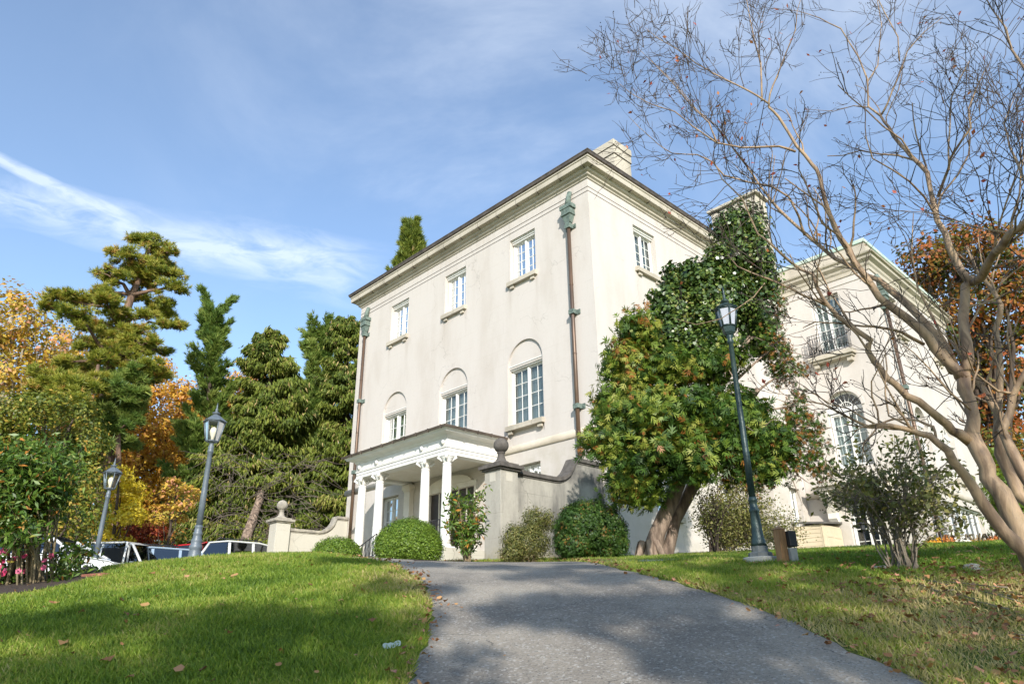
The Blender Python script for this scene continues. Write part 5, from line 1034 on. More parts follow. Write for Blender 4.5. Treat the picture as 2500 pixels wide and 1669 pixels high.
lobetree('arborvitae', 'bright yellow green arborvitae at the far right, beyond the wing', 'tree', (2462, 1335, 25), L_([(2440, 1150, 22, 55), (2450, 1215, 36, 50), (2470, 1270, 48, 50), (2500, 1300, 45, 40)], 25), G_BOX, M['bark_dark'], .1, 30, 16, .22, .16, SPRAY, twn=0, shell=.85, tint=(.75, .4, .4))
# the far wood: one mass nobody could count
FW = [(lob(x, y, 90, 80, 62+rng.uniform(-4, 4))) for x, y in [(-120, 1150), (-20, 1120), (80, 1160), (190, 1130), (300, 1150), (420, 1180), (540, 1160), (660, 1180), (780, 1170), (880, 1200), (-60, 1270), (60, 1280), (180, 1290), (300, 1280), (420, 1290), (540, 1290), (660, 1300), (780, 1290), (900, 1300), (120, 1060), (-100, 1040), (260, 1060), (480, 1080), (700, 1080), (2380, 1250), (2480, 1200), (2560, 1120), (2560, 1260), (2640, 1200)]]
Q, N, C, Lb = clumpy(FW, 4.5, 34, 1.5, .6); tag(stamp('far_wood', *LEAF, Q, N+rng.normal(0, .5, N.shape)*np.linalg.norm(N, axis=1, keepdims=True), .5*rng.uniform(.6, 1.3, len(Q)), tint_of(C, .4, .9, .45), G_FAR), 'dark olive and rust wood filling the background behind the parking lot', 'wood', kind='stuff')

# ------------------------------------------------------------ shrubs
def ball(name, px, py, rx, ry, d, m, label, n1, n2, crad, size, tpl=LEAF, cat='shrub', group=None, tint=(.5, .3, .4), extra=(), base_y=None, shell=.96, gk=.9):
    c, r = lob(px, py, rx, ry, d, gk); g = (c[0], c[1]); z = Zf(*g); o = empty(name, (g[0], g[1], z), 0, label, cat, group); of = np.array([g[0], g[1], z])
    L = [(c-of, r)]+[(q-of, w_) for q, w_ in [lob(*e) for e in extra]]
    n1 = cov(n2, tpl, size, n1/45); Q, N, C, Lb = clumpy(L, n1, n2, crad, shell); k = Q[:, 2] > -.05; Q, N, C = Q[k], N[k], C[k]
    stamp('foliage', *tpl, Q, N/(np.linalg.norm(N, axis=1, keepdims=True)+1e-9)+rng.normal(0, .4, N.shape)+np.array([0, 0, .2]), size*rng.uniform(.6, 1.25, len(Q)), tint_of(C, tint[1], tint[2], tint[0]), m, o)
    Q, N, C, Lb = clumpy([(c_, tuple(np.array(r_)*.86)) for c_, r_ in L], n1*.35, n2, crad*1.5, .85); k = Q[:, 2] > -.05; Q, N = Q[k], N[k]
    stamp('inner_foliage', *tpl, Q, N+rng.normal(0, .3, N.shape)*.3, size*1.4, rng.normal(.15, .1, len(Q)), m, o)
    s = MB()
    for a in np.linspace(0, 2*pi, 9)[:-1]: s.tube([(.08*cos(a), .08*sin(a), -.05), (.2*cos(a), .2*sin(a), .25), (r[0]*.6*cos(a), r[1]*.6*sin(a), r[2]*.9)], [.022, .018, .008], 5, cap=False)
    s.build('stems', M['stem'], o, recalc=False); return o
BXG = 'clipped boxwoods by the portico'
ball('boxwood', 998, 1325, 72, 49, 15.6, G_BOX, 'large round clipped boxwood in front of the middle columns', 150, 18, .095, .036, group=BXG, extra=[(960, 1335, 40, 38, 15.5), (1035, 1340, 40, 36, 15.5), (1000, 1305, 50, 32, 15.4)])
ball('boxwood', 822, 1352, 56, 36, 18.2, G_BOX, 'lower flatter clipped boxwood behind the stair railing', 120, 16, .08, .042, group=BXG)
ball('globe_arborvitae', 1440, 1298, 84, 72, 14.2, G_GLOBE, 'dense rounded evergreen with a browned patch, beneath the grey wall', 110, 20, .09, .048, SPRAY, tint=(.36, .3, .7), extra=[(1405, 1275, 34, 34, 13.8), (1490, 1330, 40, 36, 14.2), (1400, 1330, 40, 34, 13.9)])
ball('yew', 1290, 1325, 52, 40, 14.3, G_SHRUB, 'loose olive shrub standing between grey pier and rounded evergreen', 60, 15, .12, .045, LONG, tint=(.6, .5, .6), extra=[(1303, 1275, 26, 32, 14.5), (1255, 1315, 26, 30, 14.1), (1337, 1270, 10, 24, 14.6), (1250, 1350, 26, 20, 14.1)], shell=.6)
# stemmed shrubs: stems fan from the root, leaves sit in whorls along the outer stems
def stemshrub(name, base, tips, m, label, lsize, nwh, per, tpl=LONG, stem='stem', r0=.018, sub=3, sublen=.35, up=.2, tint=(.5, .4, .3), root=.12, cat='shrub', spread=.06, fork=.45, z=None):
    g = at(*base); zz = Zf(g[0], g[1])-.03; of = np.array([g[0], g[1], zz]); o = empty(name, tuple(of), 0, label, cat)
    S = MB(); Pp, Nn, Cc = [], [], []; cid = 0
    mains = []
    for t in tips:
        T = at(*t)-of; a = rng.uniform(0, 2*pi); b = np.array([cos(a)*root*rng.uniform(.2, 1), sin(a)*root*rng.uniform(.2, 1), 0.]); rs = r0*rng.uniform(.8, 1.3)
        if len(mains) > 13 and rng.random() < .8:
            mm = min([mains[rng.integers(len(mains))] for _ in range(4)], key=lambda q: np.linalg.norm(q[-1]-T)); b = mm[1 if rng.random() < .5 else 2]; rs = r0*.55
        L = np.linalg.norm(T-b); pts = []
        for k in range(6): q = k/5; p = b*(1-q)+T*q+np.array([0, 0, sin(pi*q)*.10*L])-0.10*sin(pi*q)*np.array([T[0], T[1], 0])+rng.normal(0, .02*L, 3)*sin(pi*q); pts.append(p)
        if b[2] == 0: mains.append(pts)
        S.tube(pts, list(np.linspace(rs, r0*.28, 6)), 6, cap=False); ends = [(pts[-1], pts[-1]-pts[-2])]
        for _ in range(sub):
            q = rng.uniform(fork, .95); k = q*5; i = min(int(k), 4); p = pts[i]*(1-(k-i))+pts[i+1]*(k-i); d = (pts[i+1]-pts[i]); d = d/np.linalg.norm(d)+rng.normal(0, .55, 3); d /= np.linalg.norm(d); l = sublen*rng.uniform(.5, 1.2); e = p+d*l+np.array([0, 0, .12*l])
            S.tube([p, p+d*l*.5, e], [r0*.35, r0*.28, r0*.15], 4, cap=False); ends.append((e, e-p)); 
            for f in (.45, .72): ends.append((p+(e-p)*f, e-p))
        for k in (.62, .75, .88):
            i = min(int(k*5), 4); ends.append((pts[i]+(pts[i+1]-pts[i])*(k*5-i), pts[i+1]-pts[i]))
        for e, d in ends:
            if rng.random() > nwh: continue
            d = d/(np.linalg.norm(d)+1e-9); n = per; pos = np.tile(e, (n, 1))+rng.normal(0, spread, (n, 3)); v = sphdir(n)*.9+d*.4; v[:, 2] += up; Pp.append(pos); Nn.append(v); Cc.append(np.full(n, cid)); cid += 1
    S.build('stems', M[stem], o, recalc=False); Pp = np.vstack(Pp); Nn = np.vstack(Nn); Cc = np.concatenate(Cc)
    stamp('leaves', *tpl, Pp, Nn, lsize*rng.uniform(.6, 1.2, len(Pp)), tint_of(Cc, tint[1], tint[2], tint[0]), m, o); return o
def fan(cx, cy, rx, ry, n, d, jd=.7, lo=.25): 
    out = []
    for _ in range(n):
        a = rng.uniform(0, 2*pi); q = sqrt(rng.uniform(lo, 1)); out.append((cx+rx*q*cos(a), cy+ry*q*sin(a), d+rng.uniform(-jd, jd)))
    return out
stemshrub('rhododendron', (70, 1438, 10.2), [t for t in fan(45, 1200, 130, 85, 80, 10.2, 1.0, .1)+fan(75, 1150, 120, 40, 60, 10.2, .8, .0) if not (t[0] > 90 and t[1] > 1195)]+fan(180, 1395, 40, 16, 4, 10.2, .5, 0), G_RHODO, 'big leafy rhododendron with many bare tan stems at the left edge of the lawn', .095, .9, 12, r0=.014, sub=4, sublen=.36, tint=(.5, .5, .35), root=.34, spread=.06)
stemshrub('rhododendron', (1140, 1366, 15.2), fan(1140, 1270, 52, 75, 34, 15.2, .35, .05), G_RHODO, 'leggy rhododendron with yellowing leaves growing up beside the grey pier', .13, .9, 5, r0=.018, sub=3, sublen=.3, tint=(.55, .5, .4), spread=.03)
stemshrub('multi_stemmed_shrub', (2205, 1392, 8.6), fan(2190, 1150, 160, 85, 44, 8.6, .8, .0)+fan(2260, 1230, 110, 70, 16, 8.6, .6, .0)+fan(2075, 1180, 95, 70, 16, 8.6, .5, 0), G_SHRUB, 'open multi-stemmed shrub with small olive leaves in front of the wing', .068, .55, 4, LEAF, 'twig', .010, 5, .28, tint=(.5, .5, .4), root=.17, spread=.055, fork=.3)
stemshrub('thin_shrub', (1760, 1360, 14.4), fan(1800, 1260, 100, 70, 46, 14.4, .6, .0)+fan(1880, 1290, 70, 60, 26, 14.4, .5, 0), G_SHRUB, 'wispy small leaved shrub behind the dark green lamp', .05, .95, 9, LEAF, 'twig', .012, 7, .35, tint=(.6, .5, .4), spread=.10, fork=.2)
stemshrub('thin_shrub', (1745, 1362, 13.9), fan(1735, 1230, 40, 60, 14, 13.9, .4, .0), G_SHRUB, 'dark bare stemmed shrub right of the cedar trunk', .06, .6, 6, LEAF, 'bark_dark', .018, 4, .35, tint=(.5, .6, .4), spread=.08)
M['pink'] = leafmat('azalea_bloom', [(0, (.45, .02, .09)), (1, (.65, .12, .25))], .5, .2)
az = ball('azalea', 12, 1412, 40, 34, 10.4, G_RHODO, 'low azalea with a few magenta blooms under the left rhododendron', 60, 9, .12, .05)
for _ in range(34):
    q = rng.normal(0, 1, 3)*np.array([.20, .12, .15])+np.array([.08, -.28, .24]); stamp('bloom', [((.5+.14*(k % 2))*cos(2*pi*k/10), (.5+.14*(k % 2))*sin(2*pi*k/10), .15*(k % 2)) for k in range(10)], [tuple(range(10))], np.array([q]), np.array([[.2, -.9, .4]])+rng.normal(0, .3, (1, 3)), .055, rng.random(1), M['pink'], az)
G_MY = leafmat('mum_yellow', [(0, (.55, .22, .01)), (1, (.75, .45, .02))], .6, .1); G_MW = leafmat('mum_white', [(0, (.6, .56, .48)), (1, (.8, .78, .72))], .6, .1); G_MO = leafmat('mum_orange', [(0, (.45, .12, .03)), (1, (.6, .28, .08))], .6, .1)
MG = 'chrysanthemums planted along the wing'
for px, py, rx, ry, m, lab in ((2292, 1330, 24, 14, G_MY, 'yellow chrysanthemum mound next to the path light'), (2325, 1326, 20, 16, G_MO, 'orange chrysanthemum mound left of the white one'), (2352, 1328, 24, 16, G_MW, 'white chrysanthemum mound before the long low window'), (2386, 1330, 16, 10, G_MY, 'small yellow chrysanthemum right of the white mound'), (2432, 1326, 24, 13, G_MO, 'rusty pink chrysanthemum mound at the far end of the wing')):
    ball('chrysanthemum', px, py, rx, ry, 20, m, lab, 120, 10, .06, .055, ROUND, 'flowers', MG)

# ------------------------------------------------------------ the bare crape myrtle
def myrtle_tree(name, label, base, limbspec, seed, twd=1.0):
    r_ = np.random.default_rng(seed); g = at(*base); z = Zf(g[0], g[1])-.05; of = np.array([g[0], g[1], z]); o = empty(name, tuple(of), 0, label, 'tree')
    tk = MB(); tw = MB(); Lp = []
    def crv(p, d, L, n, wig, lift):
        pts = [p]; d = d/np.linalg.norm(d)
        for _ in range(n): d = d+r_.normal(0, wig, 3)+np.array([0, 0, lift]); d /= np.linalg.norm(d); pts.append(pts[-1]+d*L/n)
        return pts
    def sub(p, d, L, r, lvl):
        pts = crv(p, d, L, 5, .20, .06); (tw if r < .006 else tk).tube(pts, list(np.linspace(r, r*.45, 6)), 4 if r < .006 else 6, cap=False)
        if lvl == 0:
            if r_.random() < .10: Lp.append((pts[-1], 1))
            if r_.random() < .35: Lp.append((pts[-1], 0))
            return
        n = int({3: 6, 2: 3.3, 1: 2.1}[lvl]*twd+r_.random())
        for i in range(n):
            q = r_.uniform(.25, 1); k = q*5; j = min(int(k), 4); pp = pts[j]*(1-(k-j))+pts[j+1]*(k-j); dd = pts[j+1]-pts[j]; dd = dd/np.linalg.norm(dd)+r_.normal(0, .48, 3); sub(pp, dd, L*r_.uniform(.35, .6), max(r*.5, .0032), lvl-1)
    for spec in limbspec:
        P = [np.array(at(*p[:3]))-of for p in spec['p']]
        # smooth the traced line a little
        Q = [P[0]]
        for a, b in zip(P[:-1], P[1:]): Q += [a*.5+b*.5, b]
        n = len(Q); R = np.interp(np.linspace(0, 1, n), np.linspace(0, 1, len(spec['r'])), spec['r'])
        R = R*(1+r_.normal(0, .06, n))*.74; Q = [q+r_.normal(0, .3, 3)*R[i] if 0 < i < n-1 else q for i, q in enumerate(Q)]
        tk.tube(Q, list(R), 12 if R[0] > .03 else 8, cap=True)
        nb = spec.get('n', 10); s0 = spec.get('s', .25)
        for i in range(int(nb*.62)):
            q = r_.uniform(s0, 1); k = q*(n-1); j = min(int(k), n-2); pp = Q[j]*(1-(k-j))+Q[j+1]*(k-j); dd = Q[j+1]-Q[j]; dd = dd/(np.linalg.norm(dd)+1e-9)+r_.normal(0, .55, 3)+np.array([0, -.0, .12]); rr = np.interp(q, np.linspace(0, 1, n), R)
            sub(pp, dd, spec.get('L', .8)*r_.uniform(.5, 1.15), min(rr*.5, .011), 2)
    tk.build('trunk', M['myrtle'], o, recalc=False); tw.build('twigs', M['myrtle_twig'], o, recalc=False)
    A = np.array([p for p, k in Lp if k]); stamp('dry_leaves', *LEAF, A, sphdir(len(A)), .05, rng.random(len(A)), G_RED, o)
    A = np.array([p for p, k in Lp if not k]); 
    A = np.repeat(A, 3, 0)+rng.normal(0, .012, (len(A)*3, 3)); stamp('seed_heads', *ROUND, A, sphdir(len(A)), .013, rng.random(len(A))*.3, leafmat('seed_head', [(0, (.05, .03, .02)), (1, (.09, .06, .04))]), o)
    return o
SPEC = [
 dict(p=[(2600, 1500, 6.4), (2512, 1345, 6.4), (2466, 1240, 6.4), (2419, 1165, 6.4), (2396, 1110, 6.4), (2382, 1047, 6.4), (2368, 980, 6.4), (2353, 910, 6.4)], r=[.115, .10, .092, .083, .078, .07, .066, .062], n=5, L=.6, s=.6),
 dict(p=[(2353, 915, 6.4), (2363, 840, 6.45), (2352, 775, 6.5), (2361, 701, 6.6), (2375, 680, 6.65)], r=[.062, .055, .053, .05, .055], n=5, L=.7),
 dict(p=[(2370, 690, 6.6), (2332, 640, 6.7), (2300, 565, 6.75), (2287, 510, 6.8), (2262, 425, 6.8), (2225, 380, 6.8), (2196, 352, 6.85), (2170, 312, 6.9), (2150, 283, 6.95)], r=[.045, .04, .036, .032, .029, .025, .022, .02, .018], n=12, L=1.0),
 dict(p=[(2150, 283, 6.95), (2118, 262, 7), (2119, 195, 7), (2094, 137, 7.05), (2052, 70, 7.1), (2000, 44, 7.1), (1946, 27, 7.1), (1880, 20, 7.1)], r=[.017, .015, .013, .011, .009, .007, .005, .004], n=16, L=.9, s=.05),
 dict(p=[(2118, 200, 7), (2143, 160, 7.1), (2152, 60, 7.2), (2135, -40, 7.3)], r=[.010, .009, .007, .005], n=9, L=.7),
 dict(p=[(2118, 262, 7), (2085, 258, 7.1), (2036, 272, 7.2), (1973, 267, 7.3)], r=[.009, .007, .005, .003], n=8, L=.6),
 dict(p=[(2150, 283, 6.95), (2168, 250, 6.9), (2190, 195, 6.9), (2214, 125, 6.9), (2255, 80, 6.9), (2302, 42, 6.9)], r=[.014, .012, .011, .009, .006, .004], n=12, L=.7),
 dict(p=[(2196, 150, 6.9), (2192, 90, 6.9), (2160, 30, 6.9), (2130, -30, 6.9)], r=[.010, .009, .007, .005], n=8, L=.8),
 dict(p=[(2290, 480, 6.8), (2317, 410, 6.6), (2330, 370, 6.5), (2370, 312, 6.4), (2364, 265, 6.4), (2385, 214, 6.4), (2410, 160, 6.4)], r=[.020, .017, .015, .012, .010, .008, .005], n=18, L=.9, s=.15),
 dict(p=[(2317, 415, 6.6), (2317, 315, 6.7), (2322, 240, 6.8), (2345, 190, 6.9), (2366, 150, 7)], r=[.012, .010, .009, .007, .004], n=14, L=.9, s=.15),
 dict(p=[(2375, 690, 6.6), (2401, 655, 6.4), (2430, 618, 6.2), (2470, 572, 6.0), (2505, 545, 5.9), (2560, 500, 5.8)], r=[.048, .044, .042, .038, .035, .03], n=10, L=.9),
 dict(p=[(2425, 620, 6.2), (2440, 540, 6.1), (2470, 460, 6.0), (2490, 400, 6.0), (2500, 300, 6.0)], r=[.012, .011, .009, .007, .005], n=26, L=1.0, s=.1),
 # the big limbs leaning left
 dict(p=[(2356, 925, 6.4), (2309, 879, 6.35), (2263, 822, 6.3), (2217, 776, 6.25), (2149, 730, 6.2), (2103, 666, 6.15), (2068, 609, 6.1), (2039, 552, 6.05), (2016, 495, 6.0), (2004, 433, 5.95), (1982, 400, 5.95), (1946, 357, 5.9), (1902, 286, 5.85), (1877, 262, 5.8)], r=[.066, .056, .05, .046, .042, .038, .034, .03, .026, .023, .02, .018, .016, .014], n=12, L=.8),
 dict(p=[(1877, 262, 5.8), (1879, 230, 5.8), (1897, 188, 5.8), (1920, 125, 5.8), (1942, 76, 5.8), (1946, 27, 5.8), (1960, -20, 5.8)], r=[.012, .011, .009, .008, .006, .005, .004], n=8, L=.6),
 dict(p=[(1875, 252, 5.8), (1830, 223, 5.8), (1786, 201, 5.75), (1741, 179, 5.7), (1696, 152, 5.7), (1652, 120, 5.65), (1607, 94, 5.6), (1575, 68, 5.6)], r=[.013, .012, .010, .009, .007, .006, .005, .003], n=26, L=.75, s=.15),
 dict(p=[(1860, 246, 5.8), (1857, 152, 5.9), (1840, 90, 6), (1830, 36, 6.1), (1819, -20, 6.2)], r=[.013, .010, .009, .007, .005], n=22, L=.8, s=.15),
 dict(p=[(1942, 370, 5.9), (1902, 357, 5.8), (1812, 361, 5.7), (1750, 348, 5.6), (1692, 308, 5.5), (1647, 272, 5.5), (1589, 254, 5.5), (1545, 232, 5.45), (1513, 205, 5.4)], r=[.016, .014, .012, .010, .009, .007, .006, .004, .003], n=34, L=.7, s=.15),
 dict(p=[(1750, 348, 5.6), (1730, 300, 5.6), (1690, 260, 5.6), (1640, 200, 5.6), (1590, 150, 5.6), (1560, 120, 5.6)], r=[.010, .009, .008, .006, .004, .003], n=26, L=.7, s=.2),
 dict(p=[(2330, 905, 6.4), (2286, 822, 6.5), (2252, 776, 6.55), (2195, 718, 6.6), (2149, 684, 6.65), (2090, 655, 6.7), (2040, 630, 6.7), (2000, 600, 6.7), (1959, 566, 6.7), (1925, 534, 6.7), (1884, 491, 6.7), (1857, 455, 6.7), (1821, 402, 6.7), (1786, 357, 6.7), (1750, 308, 6.7), (1701, 268, 6.7), (1647, 201, 6.7), (1589, 147, 6.7)], r=[.06, .05, .044, .038, .034, .03, .027, .024, .022, .02, .018, .015, .012, .010, .008, .006, .005, .003], n=30, L=.9, s=.35),
 dict(p=[(1965, 575, 6.7), (1951, 530, 6.6), (1925, 480, 6.5), (1885, 455, 6.4), (1830, 445, 6.3), (1768, 428, 6.2), (1740, 395, 6.1), (1702, 378, 6.0), (1640, 375, 5.9), (1607, 352, 5.9), (1560, 310, 5.9), (1535, 285, 5.9)], r=[.018, .016, .014, .013, .012, .011, .010, .009, .007, .006, .004, .003], n=34, L=.7, s=.25),
 # third limb over the wing
 dict(p=[(2372, 1080, 6.4), (2330, 1048, 6.3), (2292, 1023, 6.2), (2240, 982, 6.1), (2189, 942, 6.0), (2149, 902, 5.95), (2120, 856, 5.9), (2124, 830, 5.9), (2068, 793, 5.85), (2022, 747, 5.8), (1994, 701, 5.75), (1982, 672, 5.7), (1936, 644, 5.7), (1879, 592, 5.6), (1850, 572, 5.6), (1813, 486, 5.5), (1763, 437, 5.5), (1741, 393, 5.5)], r=[.056, .048, .044, .04, .036, .033, .032, .027, .024, .021, .018, .016, .014, .012, .011, .009, .007, .005], n=22, L=.75, s=.3),
 dict(p=[(1935, 645, 5.7), (1885, 600, 5.7), (1878, 560, 5.7), (1880, 520, 5.8), (1885, 440, 5.9), (1892, 380, 6)], r=[.011, .009, .008, .007, .006, .004], n=10, L=.6),
 dict(p=[(2022, 747, 5.8), (1960, 720, 5.7), (1900, 690, 5.6), (1850, 672, 5.5), (1800, 650, 5.5), (1776, 620, 5.5)], r=[.014, .012, .010, .009, .007, .004], n=12, L=.55),
 dict(p=[(1868, 690, 5.6), (1840, 725, 5.6), (1800, 752, 5.5), (1760, 778, 5.5), (1700, 792, 5.5), (1640, 775, 5.5)], r=[.007, .0065, .006, .005, .004, .003], n=2, L=.3),
 dict(p=[(2255, 840, 6.3), (2200, 812, 6.1), (2150, 798, 6.0), (2110, 796, 5.9), (2060, 790, 5.9), (1990, 785, 5.8), (1960, 800, 5.8)], r=[.020, .016, .014, .012, .010, .007, .004], n=14, L=.5, s=.4),
 # fourth, lowest limb
 dict(p=[(2600, 1490, 6.3), (2490, 1345, 6.1), (2405, 1230, 6.0), (2355, 1155, 5.9), (2309, 1097, 5.8), (2269, 1063, 5.75), (2223, 1051, 5.7), (2171, 1037, 5.6), (2120, 1040, 5.5), (2068, 1017, 5.4), (2011, 988, 5.3), (1965, 977, 5.2)], r=[.08, .07, .058, .048, .04, .034, .028, .022, .016, .012, .009, .006], n=18, L=.6, s=.5),
 dict(p=[(2285, 1070, 5.8), (2280, 1040, 5.8), (2240, 1025, 5.8), (2180, 1022, 5.8), (2150, 1035, 5.8), (2108, 1080, 5.8), (2105, 1130, 5.8)], r=[.014, .013, .012, .010, .009, .007, .004], n=8, L=.4),
 dict(p=[(2230, 1045, 5.7), (2170, 1015, 5.7), (2160, 960, 5.7), (2165, 900, 5.7), (2160, 850, 5.8), (2190, 780, 5.9)], r=[.010, .009, .008, .007, .005, .003], n=8, L=.5),
 # right hand stems
 dict(p=[(2590, 1400, 6.9), (2520, 1240, 6.9), (2470, 1170, 6.9), (2440, 1110, 6.9), (2432, 1060, 6.9), (2440, 1020, 6.9), (2405, 950, 6.9), (2360, 885, 6.9), (2320, 830, 7)], r=[.09, .08, .07, .06, .055, .05, .034, .024, .015], n=10, L=.6, s=.5),
 dict(p=[(2436, 1060, 6.9), (2444, 960, 7), (2440, 880, 7), (2432, 800, 7.1), (2444, 745, 7.1), (2418, 700, 7.2), (2386, 665, 7.2), (2360, 600, 7.3)], r=[.045, .036, .032, .03, .028, .024, .02, .014], n=12, L=.8),
 dict(p=[(2600, 1320, 6.6), (2500, 1160, 6.6), (2450, 1050, 6.7), (2470, 960, 6.7), (2510, 900, 6.7)], r=[.07, .06, .045, .035, .03], n=8, L=.7, s=.4),
 dict(p=[(2620, 420, 6.2), (2520, 200, 6.2), (2470, 120, 6.2), (2455, 70, 6.2), (2420, 20, 6.2), (2400, -20, 6.2)], r=[.022, .018, .013, .010, .008, .006], n=24, L=.8, s=.3),
 dict(p=[(2560, 500, 5.8), (2500, 440, 5.9), (2465, 360, 6.0), (2450, 300, 6.0), (2480, 230, 6.0)], r=[.016, .013, .010, .007, .004], n=26, L=.9, s=.1),
 dict(p=[(2480, 570, 6.0), (2400, 560, 6.0), (2340, 540, 6.0), (2280, 520, 6.0), (2200, 515, 6.0), (2120, 520, 6.1)], r=[.012, .009, .007, .006, .004, .003], n=24, L=.7, s=.1),
 dict(p=[(2340, 900, 6.4), (2300, 820, 6.4), (2240, 700, 6.4), (2225, 620, 6.4), (2230, 520, 6.4)], r=[.02, .016, .012, .009, .005], n=16, L=.7, s=.3),
 dict(p=[(2370, 1000, 6.3), (2320, 960, 6.2), (2270, 900, 6.1), (2230, 860, 6.0), (2150, 800, 6.0)], r=[.012, .010, .008, .006, .004], n=18, L=.5, s=.1),
]
myrtle_tree('crape_myrtle', 'large bare crape myrtle with smooth tan limbs reaching in from the right edge', (2600, 1500, 6.4), SPEC, 5)
# ------------------------------------------------------------ shade trees behind the camera (they throw the dappled shade)
def shade_tree(x, y, label, targets, m):
    """targets are sunlit ground spots (x, y, half width, half depth, count of leaf clusters) this crown keeps the sun off"""
    z = -1.6; o = empty('shade_tree', (x, y, z), 0, label, 'tree', 'trees behind the viewpoint'); of = np.array([x, y, z]); sv = np.array(sdir); L = []
    for tx, ty, rx, ry, n in targets:
        P = np.array([tx, ty, Zf(tx, ty)]); s = (ty-y)/-sv[1]
        for _ in range(n):
            q = sphdir(1)[0]*rng.uniform(0, 1)**.4; s2 = s+rng.uniform(-1.6, 1.6); L.append((P+sv*s2-of+np.array([q[0]*rx, 0, q[1]*ry*.49]), rng.uniform(.10, .30)))
    c = np.mean([a for a, _ in L], axis=0); t = MB(); t.tube([(0, 0, -.2), c*np.array([.2, .2, .45]), c*np.array([.8, .8, .8])], [.26, .2, .08], 10, cap=False)
    for i, (a, r) in enumerate(L):
        if i % 3 == 0: limbs(t, c*np.array([.6, .6, .65]), [a], .05, .012, 5)
    t.build('trunk', M['bark_dark'], o, recalc=False); Q, N, C, _l = clumpy(L, cov(14, LEAF, .16, 1.1), 14, .2, .4); stamp('crown', *LEAF, Q, N+rng.normal(0, .5, N.shape), .16, tint_of(C), m, o)
shade_tree(-1.5, -9.5, 'leafy tree behind the viewpoint, shading the left lawn', [(-3.2, 6.1, 1.4, .45, 18), (-1.6, 5.7, 1.3, .6, 18), (-3.6, 4.8, 1.6, .35, 10), (-1.2, 4.7, 1.4, .5, 14), (-.9, 7.4, .8, .4, 7), (-1.4, 10.0, 1.2, .4, 16)], G_ORANGE)
shade_tree(3.4, -12.0, 'leafy tree behind the viewpoint, dappling the drive', [(.6, 6.2, .9, 1.2, 20), (1.8, 5.2, 1.0, .7, 16), (1.2, 8.2, 1.5, .8, 18), (2.6, 6.6, .9, 1.0, 14), (3.4, 5.4, .8, .4, 8), (1.6, 10.5, 1.8, .8, 16), (2.2, 4.6, 1.2, .4, 12), (.4, 9.4, .9, .5, 8)], G_ORANGE)
shade_tree(8.0, -10.5, 'leafy tree behind and right of the viewpoint, shading the right lawn', [(4.6, 9.1, 1.6, .8, 30), (6.6, 9.2, 1.5, 1.0, 30), (3.2, 8.7, .9, .4, 10), (3.8, 7.3, 1.2, .3, 8), (5.6, 7.4, 1.0, .3, 8), (5.6, 12.5, 3.0, 1.2, 60), (5.4, 4.3, .9, .4, 9)], G_ORANGE)
# ------------------------------------------------------------ grass blades
G_GRASS = leafmat('grass_blade', [(0, (.06, .115, .014)), (.35, (.15, .235, .028)), (.6, (.25, .32, .045)), (.8, (.38, .35, .10)), (1, (.50, .40, .20))], .5, .35, .3)
BL = ([(-.07, 0, 0), (.07, 0, 0), (.02, .22, .6), (0, .62, 1)], [(0, 1, 2), (0, 2, 3)])
def vnoise(x, y, s, seed):
    r = np.random.default_rng(seed); G = r.random((64, 64)); u, v = x/s, y/s; i, j = np.floor(u).astype(int), np.floor(v).astype(int); f, g = u-i, v-j; f = f*f*(3-2*f); g = g*g*(3-2*g)
    q = lambda a, b: G[a % 64, b % 64]; return (q(i, j)*(1-f)+q(i+1, j)*f)*(1-g)+(q(i, j+1)*(1-f)+q(i+1, j+1)*f)*g
N = 900000; r = 3.6+(rng.random(N)**1.25)*13; th = rng.uniform(-.72, .80, N); X, Y = r*np.sin(th), r*np.cos(th); P2_ = np.stack([X, Y], 1)
k = ~inpoly(P2_, DPOLY) & ~inpoly(P2_, MPOLY); edge = vnoise(X, Y, .12, 3)
P2_ = P2_[k]; X, Y, r = X[k], Y[k], r[k]
def edgedist(P):
    E = np.vstack([EA, EB])[::2]; d = np.full(len(P), 9.)
    for i in range(0, len(P), 60000): d[i:i+60000] = np.sqrt(((P[i:i+60000, None]-E[None])**2).sum(-1)).min(1)
    return d
ed = edgedist(P2_)
dry = np.clip(.5*vnoise(X, Y, 1.3, 1)+.3*vnoise(X, Y, .45, 2)+.2*vnoise(X, Y, .15, 4), 0, 1)
rightdry = np.clip((X-2.2)/1.3, 0, 1)*np.clip((7.9-Y)/2.2, 0, 1)
dry = dry+.38*np.exp(-ed/.22)+.62*rightdry+.10*np.exp(-((X+.9)/1.2)**2-((Y-7)/1.6)**2)
keep = rng.random(len(X)) < np.clip(1.5-1.35*np.clip(dry-.45, 0, 1)*1.6, .25, 1); X, Y, r, dry = X[keep], Y[keep], r[keep], dry[keep]
Pg = np.stack([X, Y, Z(X, Y)-.005], 1); Ng = rng.normal(0, .38, (len(X), 3)); Ng[:, 2] = 1
hgt = (.030+.022*vnoise(X, Y, .3, 9))*(1+.035*r)*rng.uniform(.6, 1.3, len(X))
tag(stamp('lawn_grass', *BL, Pg, Ng, hgt, np.clip(rng.normal(.36, .15, len(X))+(dry-.42)*1.0, 0, 1), G_GRASS), 'short green lawn grass with straw coloured patches along the drive', 'grass', kind='stuff')
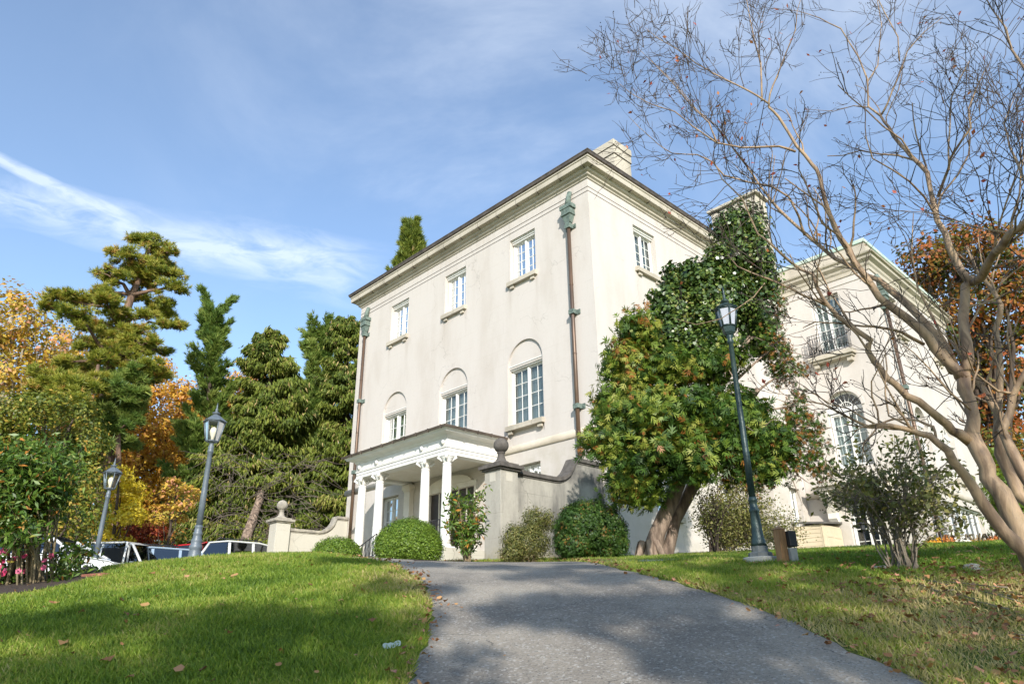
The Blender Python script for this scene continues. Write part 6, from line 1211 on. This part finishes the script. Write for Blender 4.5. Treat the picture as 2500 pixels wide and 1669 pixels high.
# fallen leaves and litter
G_LITTER = leafmat('fallen_leaf', [(0, (.20, .09, .04)), (.4, (.36, .17, .07)), (.7, (.45, .26, .10)), (1, (.5, .22, .16))], .8, .15)
CURL = ([(0, 0, .02), (.42, .3, .22), (.5, .62, .10), (.12, .72, .04), (0, 1.0, .16), (-.12, .72, .04), (-.5, .62, .12), (-.42, .3, .26)], [(0, 1, 2, 3, 4, 5, 6, 7)])
n = 17000; X = np.r_[rng.uniform(-7, 9, 700), rng.uniform(2.0, 7.5, n-700)]; Y = np.r_[rng.uniform(3.5, 13, 700), 3.6+rng.random(n-700)**1.3*6]
q = np.stack([X, Y], 1); k = ~inpoly(q, DPOLY) | (rng.random(n) < .03); k &= (np.arange(n) < 700) | (rng.random(n) < np.clip(.15+(X-2.6)/4, 0, 1)*np.clip((9-Y)/3, .08, 1)); X, Y = X[k], Y[k]
ie = rng.integers(0, 190, 1500); E_ = np.where((rng.random(1500) < .5)[:, None], EA[ie], EB[ie])+rng.normal(0, .09, (1500, 2)); X, Y = np.r_[X, E_[:, 0]], np.r_[Y, E_[:, 1]]; m_ = len(X)
Ng = rng.normal(0, .4, (m_, 3)); Ng[:, 2] = 1
tag(stamp('fallen_leaves', *CURL, np.stack([X, Y, Z(X, Y)+.042], 1), Ng, .033*rng.uniform(.45, 1.9, m_)**1.0, rng.random(m_), G_LITTER), 'brown and orange fallen leaves scattered over the lawn', 'leaves', kind='stuff')
big = [(375, 1412, .10), (345, 1488, .09), (142, 1592, .10), (440, 1402, .06), (265, 1634, .11), (570, 1415, .09), (908, 1536, .09), (130, 1486, .06), (420, 1650, .09), (2380, 1360, .12), (2290, 1372, .09)]
lm = G_LITTER
for i, (px, py, s) in enumerate(big):
    g = onground(px, py); 
o = None
eu = [onground(943, 1590), onground(956, 1589), onground(969, 1586)]
G_EU = leafmat('silver_leaf', [(0, (.34, .42, .38)), (1, (.44, .50, .46))], .5, .1)
for i, (e, lab) in enumerate(zip(eu, ('left', 'middle', 'right'))):
    ob = stamp('silvery_leaf', [(.5*cos(a), .5*sin(a)*.9, .06*cos(2*a)) for a in np.linspace(0, 2*pi, 11)[:-1]], [tuple(range(10))], np.array([[0, 0, .035]]), np.array([[.15, -.75, .7]]), .055, np.array([.5]), G_EU); ob.location = (e[0], e[1], Zf(*e)); tag(ob, '%s one of three pale silvery round leaves lying in the grass by the drive' % lab, 'leaf', 'silvery leaves in the grass')
for i, (px, py, s) in enumerate(big):
    g = onground(px, py); ob = stamp('fallen_leaf', *CURL, np.array([[0, 0, .045]]), np.array([[.2*sin(i), -.35, 1.]]), s*.9, np.array([(.35, .7, .6, .4, .3, .75, .2, .6, .8, .5, .3)[i]]), G_LITTER); ob.location = (g[0], g[1], Zf(*g))
    tag(ob, ('large orange leaf high on the left lawn', 'large orange leaf in the middle of the left lawn', 'tan leaf at the lower left of the lawn', 'small curled leaf near the top of the left lawn', 'reddish leaf at the very bottom left', 'pale orange leaf below the left wall pier', 'narrow brown leaf upright by the drive edge', 'small leaf close to the mulch bed', 'curled pink leaf at the bottom of the left lawn', 'large orange leaf under the crape myrtle', 'brown leaf beside the multi-stemmed shrub')[i], 'leaf', 'large fallen leaves on the lawn')
# twigs on the right bank
tb_ = MB()
for _ in range(46):
    x, y = rng.uniform(3.3, 5.6), rng.uniform(4.4, 6.6); a = rng.uniform(0, pi); L = rng.uniform(.12, .55); pts = []
    for k in range(4): xx, yy = x+cos(a)*L*k/3+rng.normal(0, .01), y+sin(a)*L*k/3+rng.normal(0, .01); pts.append((xx, yy, Zf(xx, yy)+.035+.01*rng.random()))
    tb_.tube(pts, [.006, .005, .004, .002], 5)
tag(tb_.build('fallen_twigs', M['twig']), 'dry twigs and bark strips littering the right bank', 'twigs', kind='stuff')
